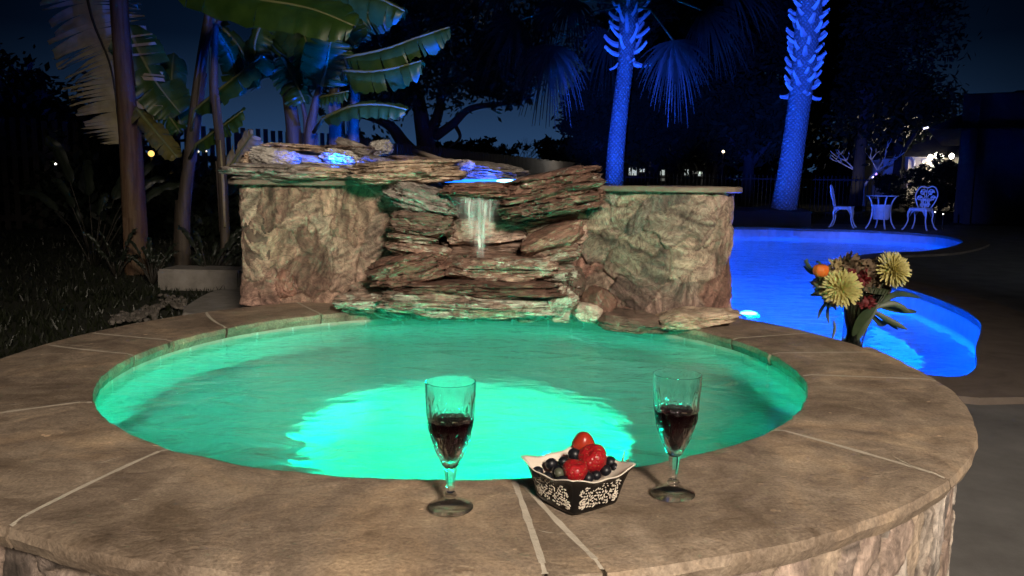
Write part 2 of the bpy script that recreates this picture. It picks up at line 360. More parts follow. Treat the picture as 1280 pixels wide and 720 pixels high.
# ================================================================ SETTING
T = .40                      # spa deck height
TC = Vector((-.15, 2.33, 0)); RI, RO = .97, 1.33
WZ = T - .05                 # spa water level
pool_px = [(905,286),(960,286.5),(1000,288),(1050,289),(1100,291),(1150,294),(1185,298),(1203,304),(1195,309),(1179,313),(1152,317),(1098,319.5),(1067,324),(1050,333),(1056,346),(1080,353),(1113,360),(1152,372),(1191,387),(1216,401),(1226,414)]
pool = [Vector((.4,5.1,0)), Vector((-.4,7,0)), Vector((-.6,11,0)), Vector((.5,15.5,0)), Vector((2.0,17.2,0))] + [G(x,y,0) for x,y in pool_px]
pool += [Vector((2.60,4.4,0)), Vector((2.30,3.88,0)), G(1183,480,0), Vector((1.75,3.95,0)), Vector((1.45,4.3,0)), Vector((1.0,4.8,0))]
pool = [Vector((p.x, p.y, 0)) for p in crm(pool, 4, True)]
def area2(p): return sum(p[i].x*p[(i+1)%len(p)].y - p[(i+1)%len(p)].x*p[i].y for i in range(len(p)))
if area2(pool) < 0: pool.reverse()
def offset(poly, d):
    out = []; n = len(poly)
    for i in range(n):
        a, b = poly[i-1], poly[(i+1) % n]
        t = (b-a).normalized(); out.append(poly[i] + Vector((t.y, -t.x, 0))*d)
    return out
tubhole = [TC + Vector((math.cos(2*PI*k/48), math.sin(2*PI*k/48), 0))*(RO-.12) for k in range(48)]
def sheet(outer, holes, z, name, mat):
    loops = [[Vector((p[0], p[1], 0)) for p in outer]] + [[Vector((p.x, p.y, 0)) for p in h] for h in holes]
    tri = tessellate_polygon(loops); vs = [p for l in loops for p in l]
    mb = MB(); fs = []
    for t in tri:
        a, b, c = (vs[i] for i in t)
        if (b-a).cross(c-a).z < 0: t = (t[0], t[2], t[1])
        fs.append(tuple(t))
    mb.add([Vector((v.x, v.y, z)) for v in vs], fs)
    return struct(mb.build(name, mat, smooth=False))
pool_o = offset(pool, .02)
sheet([(-200,-60),(200,-60),(200,400),(-200,400)], [pool_o, tubhole], 0, 'ground', M['soil'])
sheet([(-1.55,-6),(16,-6),(16,19.5),(-1.55,19.5)], [pool_o, tubhole], .004, 'patio', M['concrete'])
# lawn: gently uneven sheet left of the spa
mb = MB(); nx, ny = 50, 60
def lawn_z(x, y): return .13 + .03*noise.noise(Vector((x*.6, y*.6, 2))) + .02*noise.noise(Vector((x*2, y*2, 5)))
vs = []
for j in range(ny+1):
    for i in range(nx+1):
        y = -.5 + 40*(j/ny)**1.5; xr = -1.56 if y < 3.6 else -1.3
        x = xr - 34*(i/nx)**1.6
        vs.append((x, y, lawn_z(x, y) if i > 0 else .0))
mb.add(vs, [(j*(nx+1)+i, (j+1)*(nx+1)+i, (j+1)*(nx+1)+i+1, j*(nx+1)+i+1) for j in range(ny) for i in range(nx)])
struct(mb.build('lawn', M['lawn']))
mb = MB()
for k in range(26000):
    y = 1.8 + 9*rnd.random()**1.4
    x = -1.6 - rnd.random()*(.4 + y*.62)
    if -1.2*1 < 0 and (x-TC.x)**2+(y-TC.y)**2 < (RO+.02)**2: continue
    if x < -.72*y - .3: continue
    if y > 2.9 and x > -1.95 and rnd.random() < .9: continue
    z = lawn_z(x, y) - .01; h = rnd.uniform(.03, .075)*(1+.6*noise.noise(Vector((x*2, y*2, 9)))); a = rnd.random()*2*PI; w = .004+.002*y/4
    d = Vector((math.cos(a), math.sin(a), 0)); l = Vector((rnd.gauss(0, .4), rnd.gauss(0, .4), 0))*h
    b0 = Vector((x, y, z))
    mb.add([b0-d*w, b0+d*w, b0+l+Vector((0, 0, h))], [(0, 1, 2)])
o = mb.build('grass', M['grass'], smooth=False); o['kind'] = 'stuff'

# ---- swimming pool
PW = -.15
sp = thing('swimming_pool', 'curved swimming pool glowing bright blue behind the round hot tub', 'swimming pool', (2.5, 10, 0))
n = len(pool)
mb = MB()   # pool walls under the tile band, and floor
def wall_strip(mb, poly, z0, z1):
    k = len(poly)
    mb.add([Vector((p.x, p.y, z)) for z in (z0, z1) for p in poly], [(i, (i+1) % k, k+(i+1) % k, k+i) for i in range(k)])
wall_strip(mb, pool, PW-.12, -1.25)
tri = tessellate_polygon([pool]); mb.add([Vector((p.x, p.y, -1.25)) for p in pool], [tuple(t) for t in tri])
mb.build('basin', M['poolplaster'], sp, smooth=False)
mb = MB(); wall_strip(mb, pool, -.01, PW-.12); mb.build('tile_band', M['pooltile'], sp, smooth=False)
# a shallow ledge along the right hand lobe
lob = [p for p in pool if p.y < 7.2 and p.x > 2.2]
cen = Vector((2.0, 5.2, 0))
mb = MB(); L = len(lob)
ins = [cen + (p-cen)*.66 for p in lob]
mb.add([Vector((p.x, p.y, -.5)) for p in lob] + [Vector((p.x, p.y, -.5)) for p in ins] + [Vector((p.x, p.y, -1.24)) for p in ins],
       [(i, i+1, L+i+1, L+i) for i in range(L-1)] + [(L+i, L+i+1, 2*L+i+1, 2*L+i) for i in range(L-1)])
mb.build('step', M['poolplaster'], sp, smooth=False)
# coping: low dark stone rim
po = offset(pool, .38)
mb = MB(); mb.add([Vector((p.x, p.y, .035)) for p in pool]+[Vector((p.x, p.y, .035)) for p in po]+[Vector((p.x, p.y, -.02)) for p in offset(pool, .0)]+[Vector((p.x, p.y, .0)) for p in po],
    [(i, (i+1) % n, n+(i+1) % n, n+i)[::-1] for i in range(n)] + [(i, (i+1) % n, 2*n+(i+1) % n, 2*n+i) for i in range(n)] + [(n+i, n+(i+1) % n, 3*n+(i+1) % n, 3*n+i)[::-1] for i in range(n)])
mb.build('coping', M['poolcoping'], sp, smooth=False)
# water
mb = MB(); mb.add([Vector((p.x, p.y, PW)) for p in pool], [t if (pool[t[1]]-pool[t[0]]).cross(pool[t[2]]-pool[t[0]]).z > 0 else (t[0],t[2],t[1]) for t in [tuple(t) for t in tri]])
struct(mb.build('pool_water', M['poolwater'], smooth=False))
def lamp_light(name, kind, loc, power, colr, radius=.05, aim=None, size=None, spot=None, blend=.5):
    d = bpy.data.lights.new(name, kind); d.energy = power; d.color = colr
    if kind == 'AREA': d.size = size
    else: d.shadow_soft_size = radius
    if kind == 'SPOT': d.spot_size = spot; d.spot_blend = blend
    o = bpy.data.objects.new(name, d); col.objects.link(o); o.location = loc
    if aim is not None: o.rotation_euler = (Vector(aim)-Vector(loc)).to_track_quat('-Z', 'Y').to_euler()
    return o
BLUE = (.0, .078, 1.0)
M['lens_blue'] = memit('pool_lens', (.12,.6,1.0), 16)
def added_pool_lamp(loc, nrm):
    loc = Vector(loc); nrm = Vector(nrm).normalized(); rot = nrm.to_track_quat('Z', 'Y').to_matrix()
    mb = MB(); prof = [(.0,.012),(.062,.012),(.072,.0)]
    mb.lathe(prof, n=20); mb.v = [loc + rot @ v for v in mb.v]; return mb.build('added_pool_light', M['lens_blue'], sp)
LP = [((.95,5.6,-.40),(1,.75,.0),420), ((-.45,9.5,-.38),(1,-.1,0),3500), ((1.0,15.6,-.4),(.6,-1,0),2500), ((2.35,4.35,-.42),(.1,1,0),26)]
for l, nrm, pw in LP:
    lamp_light('pool_lamp_light', 'POINT', Vector(l)+Vector(nrm).normalized()*.16, pw, BLUE, .08)
e0 = G(936, 391, PW); di = ray(936, 391).normalized(); cz = -di.z; ct = math.sqrt(1-(1-cz*cz)/1.777); dr_ = di/1.333 + Vector((0,0,1))*(cz/1.333-ct)
e1 = e0 + dr_*.35; added_pool_lamp(e1, (-.1,-.6,.8))  # lamp and stand added in open water to make the bright glow there
mb = MB(); mb.tube([(e1.x, e1.y+.03, -1.25), (e1.x, e1.y+.03, e1.z-.05)], .05, 10); mb.build('added_lamp_stand', M['poolplaster'], sp)
lamp_light('pool_lamp_light', 'POINT', e1 + Vector((-.05,-.25,.12)), 110, (.0,.12,1), .06)

# ================================================================ HOT TUB
tub = thing('hot_tub', 'round raised hot tub with brown flagstone rim and glowing green water', 'hot tub', (TC.x, TC.y, 0))
def ang(px, py):
    g = G(px, py, T) - TC; return math.atan2(g.y, g.x)
J = [((1010,468),(1130,472.5)), ((960,441),(1097,440)), ((900,424),(985,418)), None, None, ((271,403),(264,388)), ((215,425),(100,414)), ((150,441),(72,431)), ((119,500),(0,516)), ((190,568),(8,664)), ((640,593),(682,722)), ((646,594),(772,716)), ((965,534),(1182,598))]
js = []
for j in J:
    if j is None: continue
    a, b = ang(*j[0]), ang(*j[1])
    # extend the joint so that it runs across the whole ring
    g0, g1 = G(*j[0], T)-TC, G(*j[1], T)-TC
    r0, r1 = math.hypot(g0.x, g0.y), math.hypot(g1.x, g1.y)
    while b-a > PI: b -= 2*PI
    while b-a < -PI: b += 2*PI
    k = (b-a)/(r1-r0)*.85; js.append((a+(RI-r0)*k, a+(RO-r0)*k))
js.append((R(100), R(97))); js.append((R(66), R(69))); js.append((R(128),R(126)))
js = [(a % (2*PI), (a % (2*PI)) + (b-a)) for a, b in js]
js.sort()
MORT = MB()
for k in range(len(js)):
    A = js[k]; B = js[(k+1) % len(js)]
    if k == len(js)-1: B = (B[0]+2*PI, B[1]+2*PI)
    if B[0]-A[0] < .004: B = (A[0]+.012, B[1])
    ns = max(4, int((B[0]-A[0])*46)); nr = 14
    mb = MB(); vs = []; gap = .0034
    for i in range(ns+1):
        for r_ in range(nr+1):
            t = r_/nr; s = i/ns
            rad = RI + (RO-RI)*t
            g = gap*(1+.7*noise.noise(Vector((k*3.1, t*6, 1))))
            a0 = A[0]+(A[1]-A[0])*t + g/rad; a1 = B[0]+(B[1]-B[0])*t - g/rad
            an = a0 + (a1-a0)*s
            wob = .006*noise.noise(Vector((an*9, 3, 0))) + .004*noise.noise(Vector((an*40, 3, 0)))
            rr = rad + wob*(1 if r_ in (0, nr) else .0)
            x, y = TC.x+rr*math.cos(an), TC.y+rr*math.sin(an)
            ef = min(1, 6*min(s, 1-s)*max(1, ns/12)); z = T + ef*.0012*fbm(Vector((x*7, y*7, k*2.0)))
            if r_ == nr or r_ == 0: z -= .005
            if i == 0 or i == ns: z -= .0004
            vs.append(Vector((x, y, z)))
    w = nr+1
    fs = [(i*w+j, i*w+j+1, (i+1)*w+j+1, (i+1)*w+j) for i in range(ns) for j in range(nr)]
    # sides
    base = len(vs); ring = [i*w for i in range(ns+1)] + [ns*w+j for j in range(1, w)] + [i*w+nr for i in range(ns-1, -1, -1)] + [j for j in range(nr-1, 0, -1)]
    m_ = len(ring)
    for lv, (dz, rin) in enumerate(((.02, -.004), (.042, .006))):
        for q, vi in enumerate(ring):
            v = vs[vi].copy(); v.z = T-dz
            d = (v-TC); d.z = 0; d.normalize(); t = (math.hypot(v.x-TC.x, v.y-TC.y)-RI)/(RO-RI)
            j_ = .003*noise.noise(Vector((v.x*22, v.y*22, lv*3.0)))
            v -= d*(rin+j_)*(1 if t > .5 else -1)
            vs.append(v)
    for q in range(m_):
        q2 = (q+1) % m_
        fs.append((ring[q], base+q, base+q2, ring[q2])); fs.append((base+q, base+m_+q, base+m_+q2, base+q2))
    fs.append(tuple(base+m_+q for q in range(m_)))
    mb.add(vs, fs); so_ = mb.build('flagstone', M['flag'], tub, smooth=True, weld=True); so_.data.set_sharp_from_angle(angle=R(35))
    for i in range(nr):   # pale mortar struck flush in the joint before this slab
        q4 = []
        for t in (i/nr, (i+1)/nr):
            rad = RI+.004 + (RO-RI-.010)*t; an = A[0]+(A[1]-A[0])*t; hw = .0052*(1+.5*noise.noise(Vector((k*3.7, t*9, 2))))/rad
            for s_ in (-1, 1): q4.append(Vector((TC.x+rad*math.cos(an+s_*hw), TC.y+rad*math.sin(an+s_*hw), T-.0002-(.004 if t in (0, 1) else 0))))
        MORT.add(q4, [(0, 1, 3, 2)])
for (x0, y0, x1, y1, w_) in [(72,430,150,438,.004),(100,436,165,441,.003),(0,508,32,505,.004),(1003,483,1062,486,.003),(1058,508,1094,515,.003),(1114,570,1150,588,.004),(120,581,150,572,.003),(160,626,180,624,.003),(468,624,490,622,.002),(672,664,696,668,.003),(195,420,214,422,.003),(640,560,640.5,561,.001)]:
    p0, p1 = G(x0, y0, T), G(x1, y1, T); s_ = Vector((p1.y-p0.y, p0.x-p1.x, 0)).normalized(); pm = p0.lerp(p1, .45) + s_*w_*.6; h_ = Vector((0, 0, .0017))
    MORT.add([p0+h_, pm-s_*w_*.5+h_, p1+h_, pm+s_*w_*.5+h_], [(0, 1, 2, 3)])
mb = MORT; mb.lathe([(RI+.02,T-.041),(RI+.02,T-.012),(RO-.022,T-.012),(RO-.022,T-.041)], TC, 160, closed=True); mb.build('mortar_bed', M['flagedge'], tub, smooth=False)
# stone veneer outside
def smooth01(x): x = max(0, min(1, x)); return x*x*(3-2*x)
def veneer(fn, U, V, res, cell, stretch, angle, seed, tones, depth=.014, swirl=.006, warp=.05, mort=(.30,.25,.2), jw=.10):
    """fn(u,v)->(point,normal). irregular fitted stones with recessed joints"""
    nu, nv = int(U/res), int(V/res); rr = random.Random(seed); cache = {}
    ca, sa = math.cos(angle), math.sin(angle)
    def seedpt(i, j):
        if (i, j) not in cache:
            q = random.Random((i*7349 + j*9151 + seed*131) & 0xffffff)
            t = tones[q.randrange(len(tones))]; k = q.uniform(.8, 1.2)
            cache[(i, j)] = (i+q.uniform(.05, .95), j+q.uniform(.05, .95), tuple(min(.7, c*k) for c in t), q.uniform(.3, 1), q.uniform(-.5,.5), q.uniform(-.5,.5))
        return cache[(i, j)]
    mb = MB(); mb.c = []; vs = []
    for a in range(nu+1):
        u = U*a/nu
        for b_ in range(nv+1):
            v = V*b_/nv
            wu = u + warp*fbm(Vector((u*5, v*5, seed)), 3); wv = v + warp*fbm(Vector((u*5, v*5, seed+7)), 3)
            x = (wu*ca + wv*sa)/(cell*stretch); y = (-wu*sa + wv*ca)/cell
            i0, j0 = math.floor(x), math.floor(y); d1 = d2 = 9; best = None; bx = by = 0
            for i in (i0-1, i0, i0+1):
                for j in (j0-1, j0, j0+1):
                    s = seedpt(i, j); dx, dy = x-s[0], y-s[1]; d = math.sqrt(dx*dx+dy*dy)
                    if d < d1: d2 = d1; d1 = d; best = s; bx, by = dx, dy
                    elif d < d2: d2 = d
            e = smooth01((d2-d1)/jw)
            sw = 1-abs(noise.noise(Vector((u*16+2*noise.noise(Vector((u*9,v*9,seed))), v*16, seed*2.0))))*2
            ga = angle + best[4]*2.2; al, ac = u*math.cos(ga)+v*math.sin(ga), -u*math.sin(ga)+v*math.cos(ga)
            gr = noise.noise(Vector((al*9+best[3]*50, ac*70+1.5*noise.noise(Vector((al*14, ac*14, best[5]*9))), best[5]*20)))
            g2 = noise.noise(Vector((al*5, ac*24, best[5]*31+4)))
            h = depth*(e*(.5+.5*best[3]) + .8*e*(bx*best[4]+by*best[5])) + swirl*e*(gr*.7+sw*.4) + .002*noise.noise(Vector((u*60, v*60, seed)))
            p, nm = fn(u, v); vs.append(p + nm*h)
            gm = max(.3, 1+.75*gr+.6*g2); c = tuple(mort[k]*(1-e)+best[2][k]*e*gm for k in range(3)); mb.c.append((*c, 1))
    w = nv+1
    mb.add(vs, [(a*w+b_, (a+1)*w+b_, (a+1)*w+b_+1, a*w+b_+1) for a in range(nu) for b_ in range(nv)])
    return mb
RV = RO - .045
def fn_tub(u, v):
    a = R(-185) + u/RV; d = Vector((math.cos(a), math.sin(a), 0)); return TC + d*RV + Vector((0, 0, v)), d
tones_t = [(.46,.41,.36),(.54,.5,.46),(.36,.29,.25),(.46,.36,.31),(.34,.31,.30),(.40,.33,.26),(.3,.25,.22)]
veneer(fn_tub, RV*R(255), T-.036, .0075, .075, 1.9, R(70), 3, tones_t, .016, .003, .02, (.26,.21,.165)).build('stone_veneer', M['veneer_tub'], tub)
# interior
mb = MB(); nt_ = 40
for k in range(nt_):
    a0, a1 = 2*PI*k/nt_, 2*PI*(k+1)/nt_
    vs = []; q = 8; jit = rnd.uniform(-.0015, .0015)
    for i in range(q+1):
        a = a0+.0035 + (a1-a0-.007)*i/q
        for z in (T-.040, WZ-.11): vs.append(TC + Vector((math.cos(a)*(RI+.004+jit), math.sin(a)*(RI+.004+jit), z)))
    mb.add(vs, [(2*i, 2*i+1, 2*i+3, 2*i+2) for i in range(q)])
mb.build('tile_band', M['tile'], tub, smooth=True)
FWC = TC + Vector((.02, -.12, 0)); BR = .455; BZ = WZ-.40; FZ = WZ-.78
mb = MB(); N = 96; prof_w = [(RI+.012, T-.042), (RI+.010, WZ-.14), (RI-.02, BZ+.06), (RI-.06, BZ)]
vs = []; 
for r_, z in prof_w:
    for k in range(N):
        a = 2*PI*k/N; vs.append(TC + Vector((r_*math.cos(a), r_*math.sin(a), z)))
for r_, z in [(BR+.03, BZ), (BR, BZ-.03), (BR-.02, FZ+.05), (BR-.08, FZ)]:
    for k in range(N):
        a = 2*PI*k/N; vs.append(FWC + Vector((r_*math.cos(a), r_*math.sin(a), z)))
vs.append(FWC + Vector((0, 0, FZ)))
fs = []
for i in range(7):
    for k in range(N):
        k2 = (k+1) % N; fs.append((i*N+k, (i+1)*N+k, (i+1)*N+k2, i*N+k2))
for k in range(N): fs.append((7*N+k, 8*N, 7*N+(k+1) % N))
mb.add(vs, fs); mb.build('basin', M['plaster'], tub)
# spa water
mb = MB(); nr, N = 70, 160; vs = [Vector((TC.x, TC.y, WZ))]
for i in range(1, nr+1):
    for k in range(N):
        a = 2*PI*k/N; r_ = (RI+.003)*i/nr; x, y = TC.x+r_*math.cos(a), TC.y+r_*math.sin(a)
        dist = math.hypot(x-(-.08), y-3.2); amp = .0022*math.exp(-dist*1.2)+.0007
        z = WZ + amp*fbm(Vector((x*9, y*13, 0)), 3)
        vs.append(Vector((x, y, z)))
fs = [(0, 1+k, 1+(k+1) % N) for k in range(N)]
for i in range(nr-1):
    for k in range(N):
        k2 = (k+1) % N; fs.append((1+i*N+k, 1+(i+1)*N+k, 1+(i+1)*N+k2, 1+i*N+k2))
mb.add(vs, fs); struct(mb.build('spa_water', M['spawater']))
GREEN = (.0, 1.0, .58)
M['lens_green'] = memit('spa_lens', (.05,1,.6), 6)
la = R(-38); lp = FWC + Vector((math.cos(la)*(BR-.03), math.sin(la)*(BR-.03), BZ-.10))
mb = MB(); mb.lathe([(0,.012),(.075,.012),(.085,0)], n=18)
rot = (FWC+Vector((0,0,lp.z))-lp).to_track_quat('Z', 'Y').to_matrix(); mb.v = [lp + rot @ v for v in mb.v]
mb.build('spa_light', M['lens_green'], tub)
lamp_light('spa_green_light', 'POINT', lp + (FWC+Vector((0,0,lp.z))-lp).normalized()*.07, 16.5, GREEN, .05)
lamp_light('spa_green_beam', 'SPOT', lp + (FWC+Vector((0,0,lp.z))-lp).normalized()*.09, 46, GREEN, .05, TC + Vector((-.93, .18, WZ-.12)), None, R(62), .7)
lp_added = FWC + Vector((math.cos(R(266))*(BR-.07), math.sin(R(266))*(BR-.07), BZ-.10)); lamp_light('spa_green_light', 'POINT', lp_added, 5, GREEN, .04)  # second lamp added without a lens, to light the right side of the basin
lamp_light('spa_green_beam', 'SPOT', lp_added, 30, GREEN, .05, TC + Vector((.93, -.15, WZ-.14)), None, R(48), .8)

# ================================================================ RAISED STONE WALL BEHIND THE SPA
wall = thing('stone_wall', 'raised wall of tan petrified wood stone behind the hot tub with waterfall at its middle', 'stone wall', (-.1, 3.6, 0))
def polyline(pts, step=.01):
    p = crm([Vector((x, y, 0)) for x, y in pts], 12)
    L = [0]
    for i in range(1, len(p)): L.append(L[-1] + (p[i]-p[i-1]).length)
    def at(u):
        u = max(0, min(L[-1], u)); lo, hi = 0, len(L)-1
        while hi-lo > 1:
            m_ = (lo+hi)//2
            if L[m_] <= u: lo = m_
            else: hi = m_
        t = (u-L[lo])/max(1e-9, L[hi]-L[lo]); q = p[lo].lerp(p[hi], t)
        a, b = p[max(0, lo-1)], p[min(len(p)-1, hi+1)]; d = (b-a).normalized()
        return q, Vector((d.y, -d.x, 0))
    return at, L[-1], p
left_pts = [(-1.13,4.3),(-1.15,3.7),(-1.15,3.42),(-1.12,3.36),(-1.03,3.35),(-.99,3.39),(-.85,3.385),(-.6,3.35),(-.4,3.34),(-.2,3.40),(.0,3.42)]
right_pts = [(.0,3.42),(.2,3.36),(.36,3.25),(.5,3.13),(.62,3.07),(.74,3.07),(.82,3.12),(.86,3.22),(.87,3.5),(.85,4.2)]
WT = .90
tones_l = [(.40,.295,.23),(.33,.24,.19),(.44,.335,.27),(.28,.185,.145),(.38,.26,.215),(.45,.36,.295),(.30,.222,.18),(.22,.15,.12)]
tones_r = [(.38,.285,.24),(.31,.238,.205),(.41,.305,.255),(.26,.212,.192),(.30,.18,.147),(.36,.28,.25),(.41,.32,.262),(.22,.17,.148)]
atL, LL, pl = polyline(left_pts); atR, LR, pr = polyline(right_pts)
def mkfn(at, seed):
    def fn(u, v):
        q, nrm = at(u); return q + Vector((0, 0, T-.01+v)) + nrm*.018*fbm(Vector((u*3.5, v*3.5, seed)), 2), nrm
    return fn
veneer(mkfn(atL, 3.3), LL, WT-T+.01, .006, .12, 1.7, R(74), 11, tones_l, .017, .0105, .085, (.27,.205,.16), .05).build('stone_veneer', M['veneer'], wall)
veneer(mkfn(atR, 8.3), LR, WT-T+.01, .006, .108, 2.1, R(38), 23, tones_r, .017, .0105, .085, (.25,.195,.16), .05).build('stone_veneer', M['veneer'], wall)
def capstrip(at, u0, u1, z0, z1, out, depth, name, seed):
    mb = MB(); n_ = int((u1-u0)/.02); vs = []
    for i in range(n_+1):
        q, nrm = at(u0+(u1-u0)*i/n_); o_ = out + .006*noise.noise(Vector((i*.35, seed, 0))) + .003*noise.noise(Vector((i*1.3, seed, 0)))
        zt = z1 + .003*noise.noise(Vector((i*.2, seed, 4)))
        for d_, z in ((o_-.005, z0), (o_, z0+.004), (o_, zt-.004), (o_-.006, zt), (-depth, zt), (-depth, z0)): vs.append(q + nrm*d_ + Vector((0, 0, z)))
    fs = [(6*i+k, 6*i+(k+1) % 6, 6*i+6+(k+1) % 6, 6*i+6+k) for i in range(n_) for k in range(6)] + [tuple(range(6)), tuple(6*n_+k for k in range(5, -1, -1))]
    mb.add(vs, fs); return mb.build(name, M['cap'], wall, smooth=False)
capstrip(atL, .86, 1.66, WT-.004, WT+.020, .05, .16, 'capstone', 1.5)
capstrip(atR, .42, LR-.02, WT-.012, WT+.011, .05, .16, 'capstone', 6.5)
# rubble fill behind the faces
mb = MB(); core = [p for p in pl] + [p for p in pr[1:]]
tri2 = tessellate_polygon([core]); mb.add([Vector((p.x, p.y, WT-.03)) for p in core], [tuple(t) for t in tri2]); wall_strip(mb, core, .0, WT-.03)
mb.build('core_fill', M['r_dark'], wall, smooth=False)

# ---------------------------------------------------------------- loose and set stones
def rock_mesh(size, seed, e=.5, strata=.10, rough=.06, low=.16, layers=6, n=22):
    bm = bmesh.new(); bmesh.ops.create_cube(bm, size=2); bmesh.ops.subdivide_edges(bm, edges=bm.edges, cuts=n, use_grid_fill=True)
    sx, sy, sz = size; sd = Vector((seed*13.7, seed*7.1, seed*3.3)); rg = random.Random(seed*101)
    lay = [rg.uniform(-1, 1) for i in range(60)]; cuts = [0]
    while cuts[-1] < 2.4: cuts.append(cuts[-1] + rg.uniform(.5, 1.7)*3.2/layers)
    planes = []
    for i in range(16):
        d = Vector((rg.gauss(0, 1), rg.gauss(0, 1), rg.gauss(0, .7))).normalized(); planes.append((d, rg.uniform(.78, 1.08)))
    for v in bm.verts:
        s = v.co.normalized(); sup = (abs(s.x)**(2/e) + abs(s.y)**(2/e) + abs(s.z)**(2/e))**(-e/2)
        for pn, pd in planes:
            k = s.dot(pn)
            if k > .2: sup = min(sup, pd*(1+1.3*low)/k)
        q = s*sup
        lo = 1 + low*.8*noise.noise(q*1.3+sd) + low*.4*noise.noise(q*3.1+sd)
        w = q.z + 1.2 + .16*noise.noise(q*1.2+sd*2) + .05*noise.noise(q*5+sd); li = 0
        while li < len(cuts)-1 and cuts[li+1] < w: li += 1
        lw = cuts[min(li+1, len(cuts)-1)]-cuts[li]; fr = (w-cuts[li])/max(.01, lw); edge = min(fr, 1-fr)*lw
        ls = 1 + strata*lay[li]*(.7+.8*noise.noise(q*2.3+sd+Vector((li*3.0, 0, 0)))) - strata*.9*max(0, 1-edge/.035)
        cell = noise.voronoi(Vector((q.x*2.6, q.y*2.6, q.z*4))+sd)[0]; chip = -.11*smooth01((.16-(cell[1]-cell[0]))/.16)
        ro = rough*fbm(Vector((q.x*4, q.y*4, q.z*7))+sd, 5)
        r_ = lo*ls + ro + chip*min(1, strata*8)*.5
        v.co = Vector((q.x*r_*sx, q.y*r_*sy, q.z*(lo+ro)*sz))
    return bm
rock_no = [0]
ROCKS = {}
def rock(label, box, Y, dep, mat, rot=(0, 0, 0), name='boulder', e=.5, strata=.085, rough=.05, low=.13, layers=6, n=30, cat='boulder', group=None, zs=1.0):
    rock_no[0] += 1
    x0, y0, x1, y1 = box; c = P((x0+x1)/2, (y0+y1)/2, Y); k = Y/F*1.02
    size = ((x1-x0)*k/2, dep/2, (y1-y0)*k/2*zs)
    bm = rock_mesh(size, rock_no[0], e, strata, rough, low, layers, n)
    me = bpy.data.meshes.new(name); bm.to_mesh(me); bm.free(); me.materials.append(M[mat])
    me.polygons.foreach_set('use_smooth', [True]*len(me.polygons))
    try: me.set_sharp_from_angle(angle=R(32))
    except Exception: pass
    o = bpy.data.objects.new(name, me); col.objects.link(o); o.location = c; o.rotation_euler = tuple(R(a) for a in rot)
    ROCKS[label] = o
    return tag(o, label, cat, group)
S = 'flat_stone'
g1 = 'stones piled along the top of the wall'; g2 = 'stones of the waterfall cascade'
rock('dark grey slab overhanging the far left corner of the stone wall', (296,206,418,228), 3.48, .40, 'r_grey', (0,2,4), S, .45, .12, cat='slab', group=g1)
rock('pale whitish grey block at the left end on top of the wall', (318,186,368,209), 3.62, .2, 'r_white', (0,6,-12), 'boulder', .5, .05, .1, group=g1)
rock('blue lit block just right of the whitish block on top of the wall', (350,193,402,209), 3.78, .14, 'r_white', (0,3,8), 'boulder', .35, .04, .05, group=g1)
rock('brown rough stone behind the whitish block at the wall corner', (302,190,336,212), 3.8, .3, 'r_tan', (0,0,20), 'boulder', .6, .12, .12, group=g1)
rock('long tan slab with yellowish band resting above the left capstone', (352,208,470,227), 3.46, .36, 'r_tan', (0,3,-3), S, .42, .12, cat='slab', group=g1)
rock('jagged blue lit stone in the middle of the stones on the wall', (402,188,452,211), 3.85, .26, 'r_white', (0,9,14), 'boulder', .7, .2, .16, layers=8, group=g1)
rock('low blue lit slab beside the jagged stone on top of the wall', (440,196,506,212), 3.9, .3, 'r_grey', (0,7,-6), S, .5, .14, .1, cat='slab', group=g1)
rock('thin blue lit slab lying under the jagged stone', (385,205,460,214), 3.66, .26, 'r_white', (0,4,5), S, .45, .1, .1, cat='slab', group=g1)
rock('flat brown slab at the back of the pile on the wall', (338,181,412,194), 4.15, .4, 'r_tan', (0,2,0), S, .45, .15, cat='slab', group=g1)
rock('low mound of brown rock at the back of the wall beside the leaning slab', (400,182,470,196), 4.2, .35, 'r_dark', (0,0,0), 'boulder', .6, .12, .12, group=g1)
rock('narrow grey brown slab tilted down to the right at the back of the wall', (420,177,464,190), 4.1, .12, 'r_grey', (0,20,0), S, .4, .1, cat='slab', group=g1)
rock('small pale boulder at the back of the wall below the oak tree', (462,176,491,194), 4.25, .22, 'r_white', (0,-8,10), 'boulder', .65, .06, .1, group=g1)
rock('dim brown slab behind the long tan slab', (486,196,552,208), 4.0, .3, 'r_dark', (0,3,4), S, .5, .12, cat='slab', group=g1)
rock('wide tan slab with greenish stain left of the spillway', (440,202,576,229), 3.3, .34, 'r_tan', (0,-3,3), S, .45, .14, .09, layers=5, cat='slab', group=g1)
rock('domed purple grey boulder behind the spillway lit blue from below', (548,203,658,234), 3.95, .5, 'r_grey', (0,4,0), 'boulder', .8, .1, .1, layers=9, group=g1)
rock('small grey stone wedged between the wide tan slab and the domed boulder', (570,200,590,214), 3.75, .12, 'r_grey', (0,0,30), 'boulder', .6, group=g1)
mb = MB(); mb.tube([P(517,189,4.3), P(556,201,4.0)], [.016,.012], 6); o = mb.build('plank', M['cap'], loc=P(556,201,4.0)); tag(o, 'thin wooden stake lying aslant behind the tan slab', 'plank')
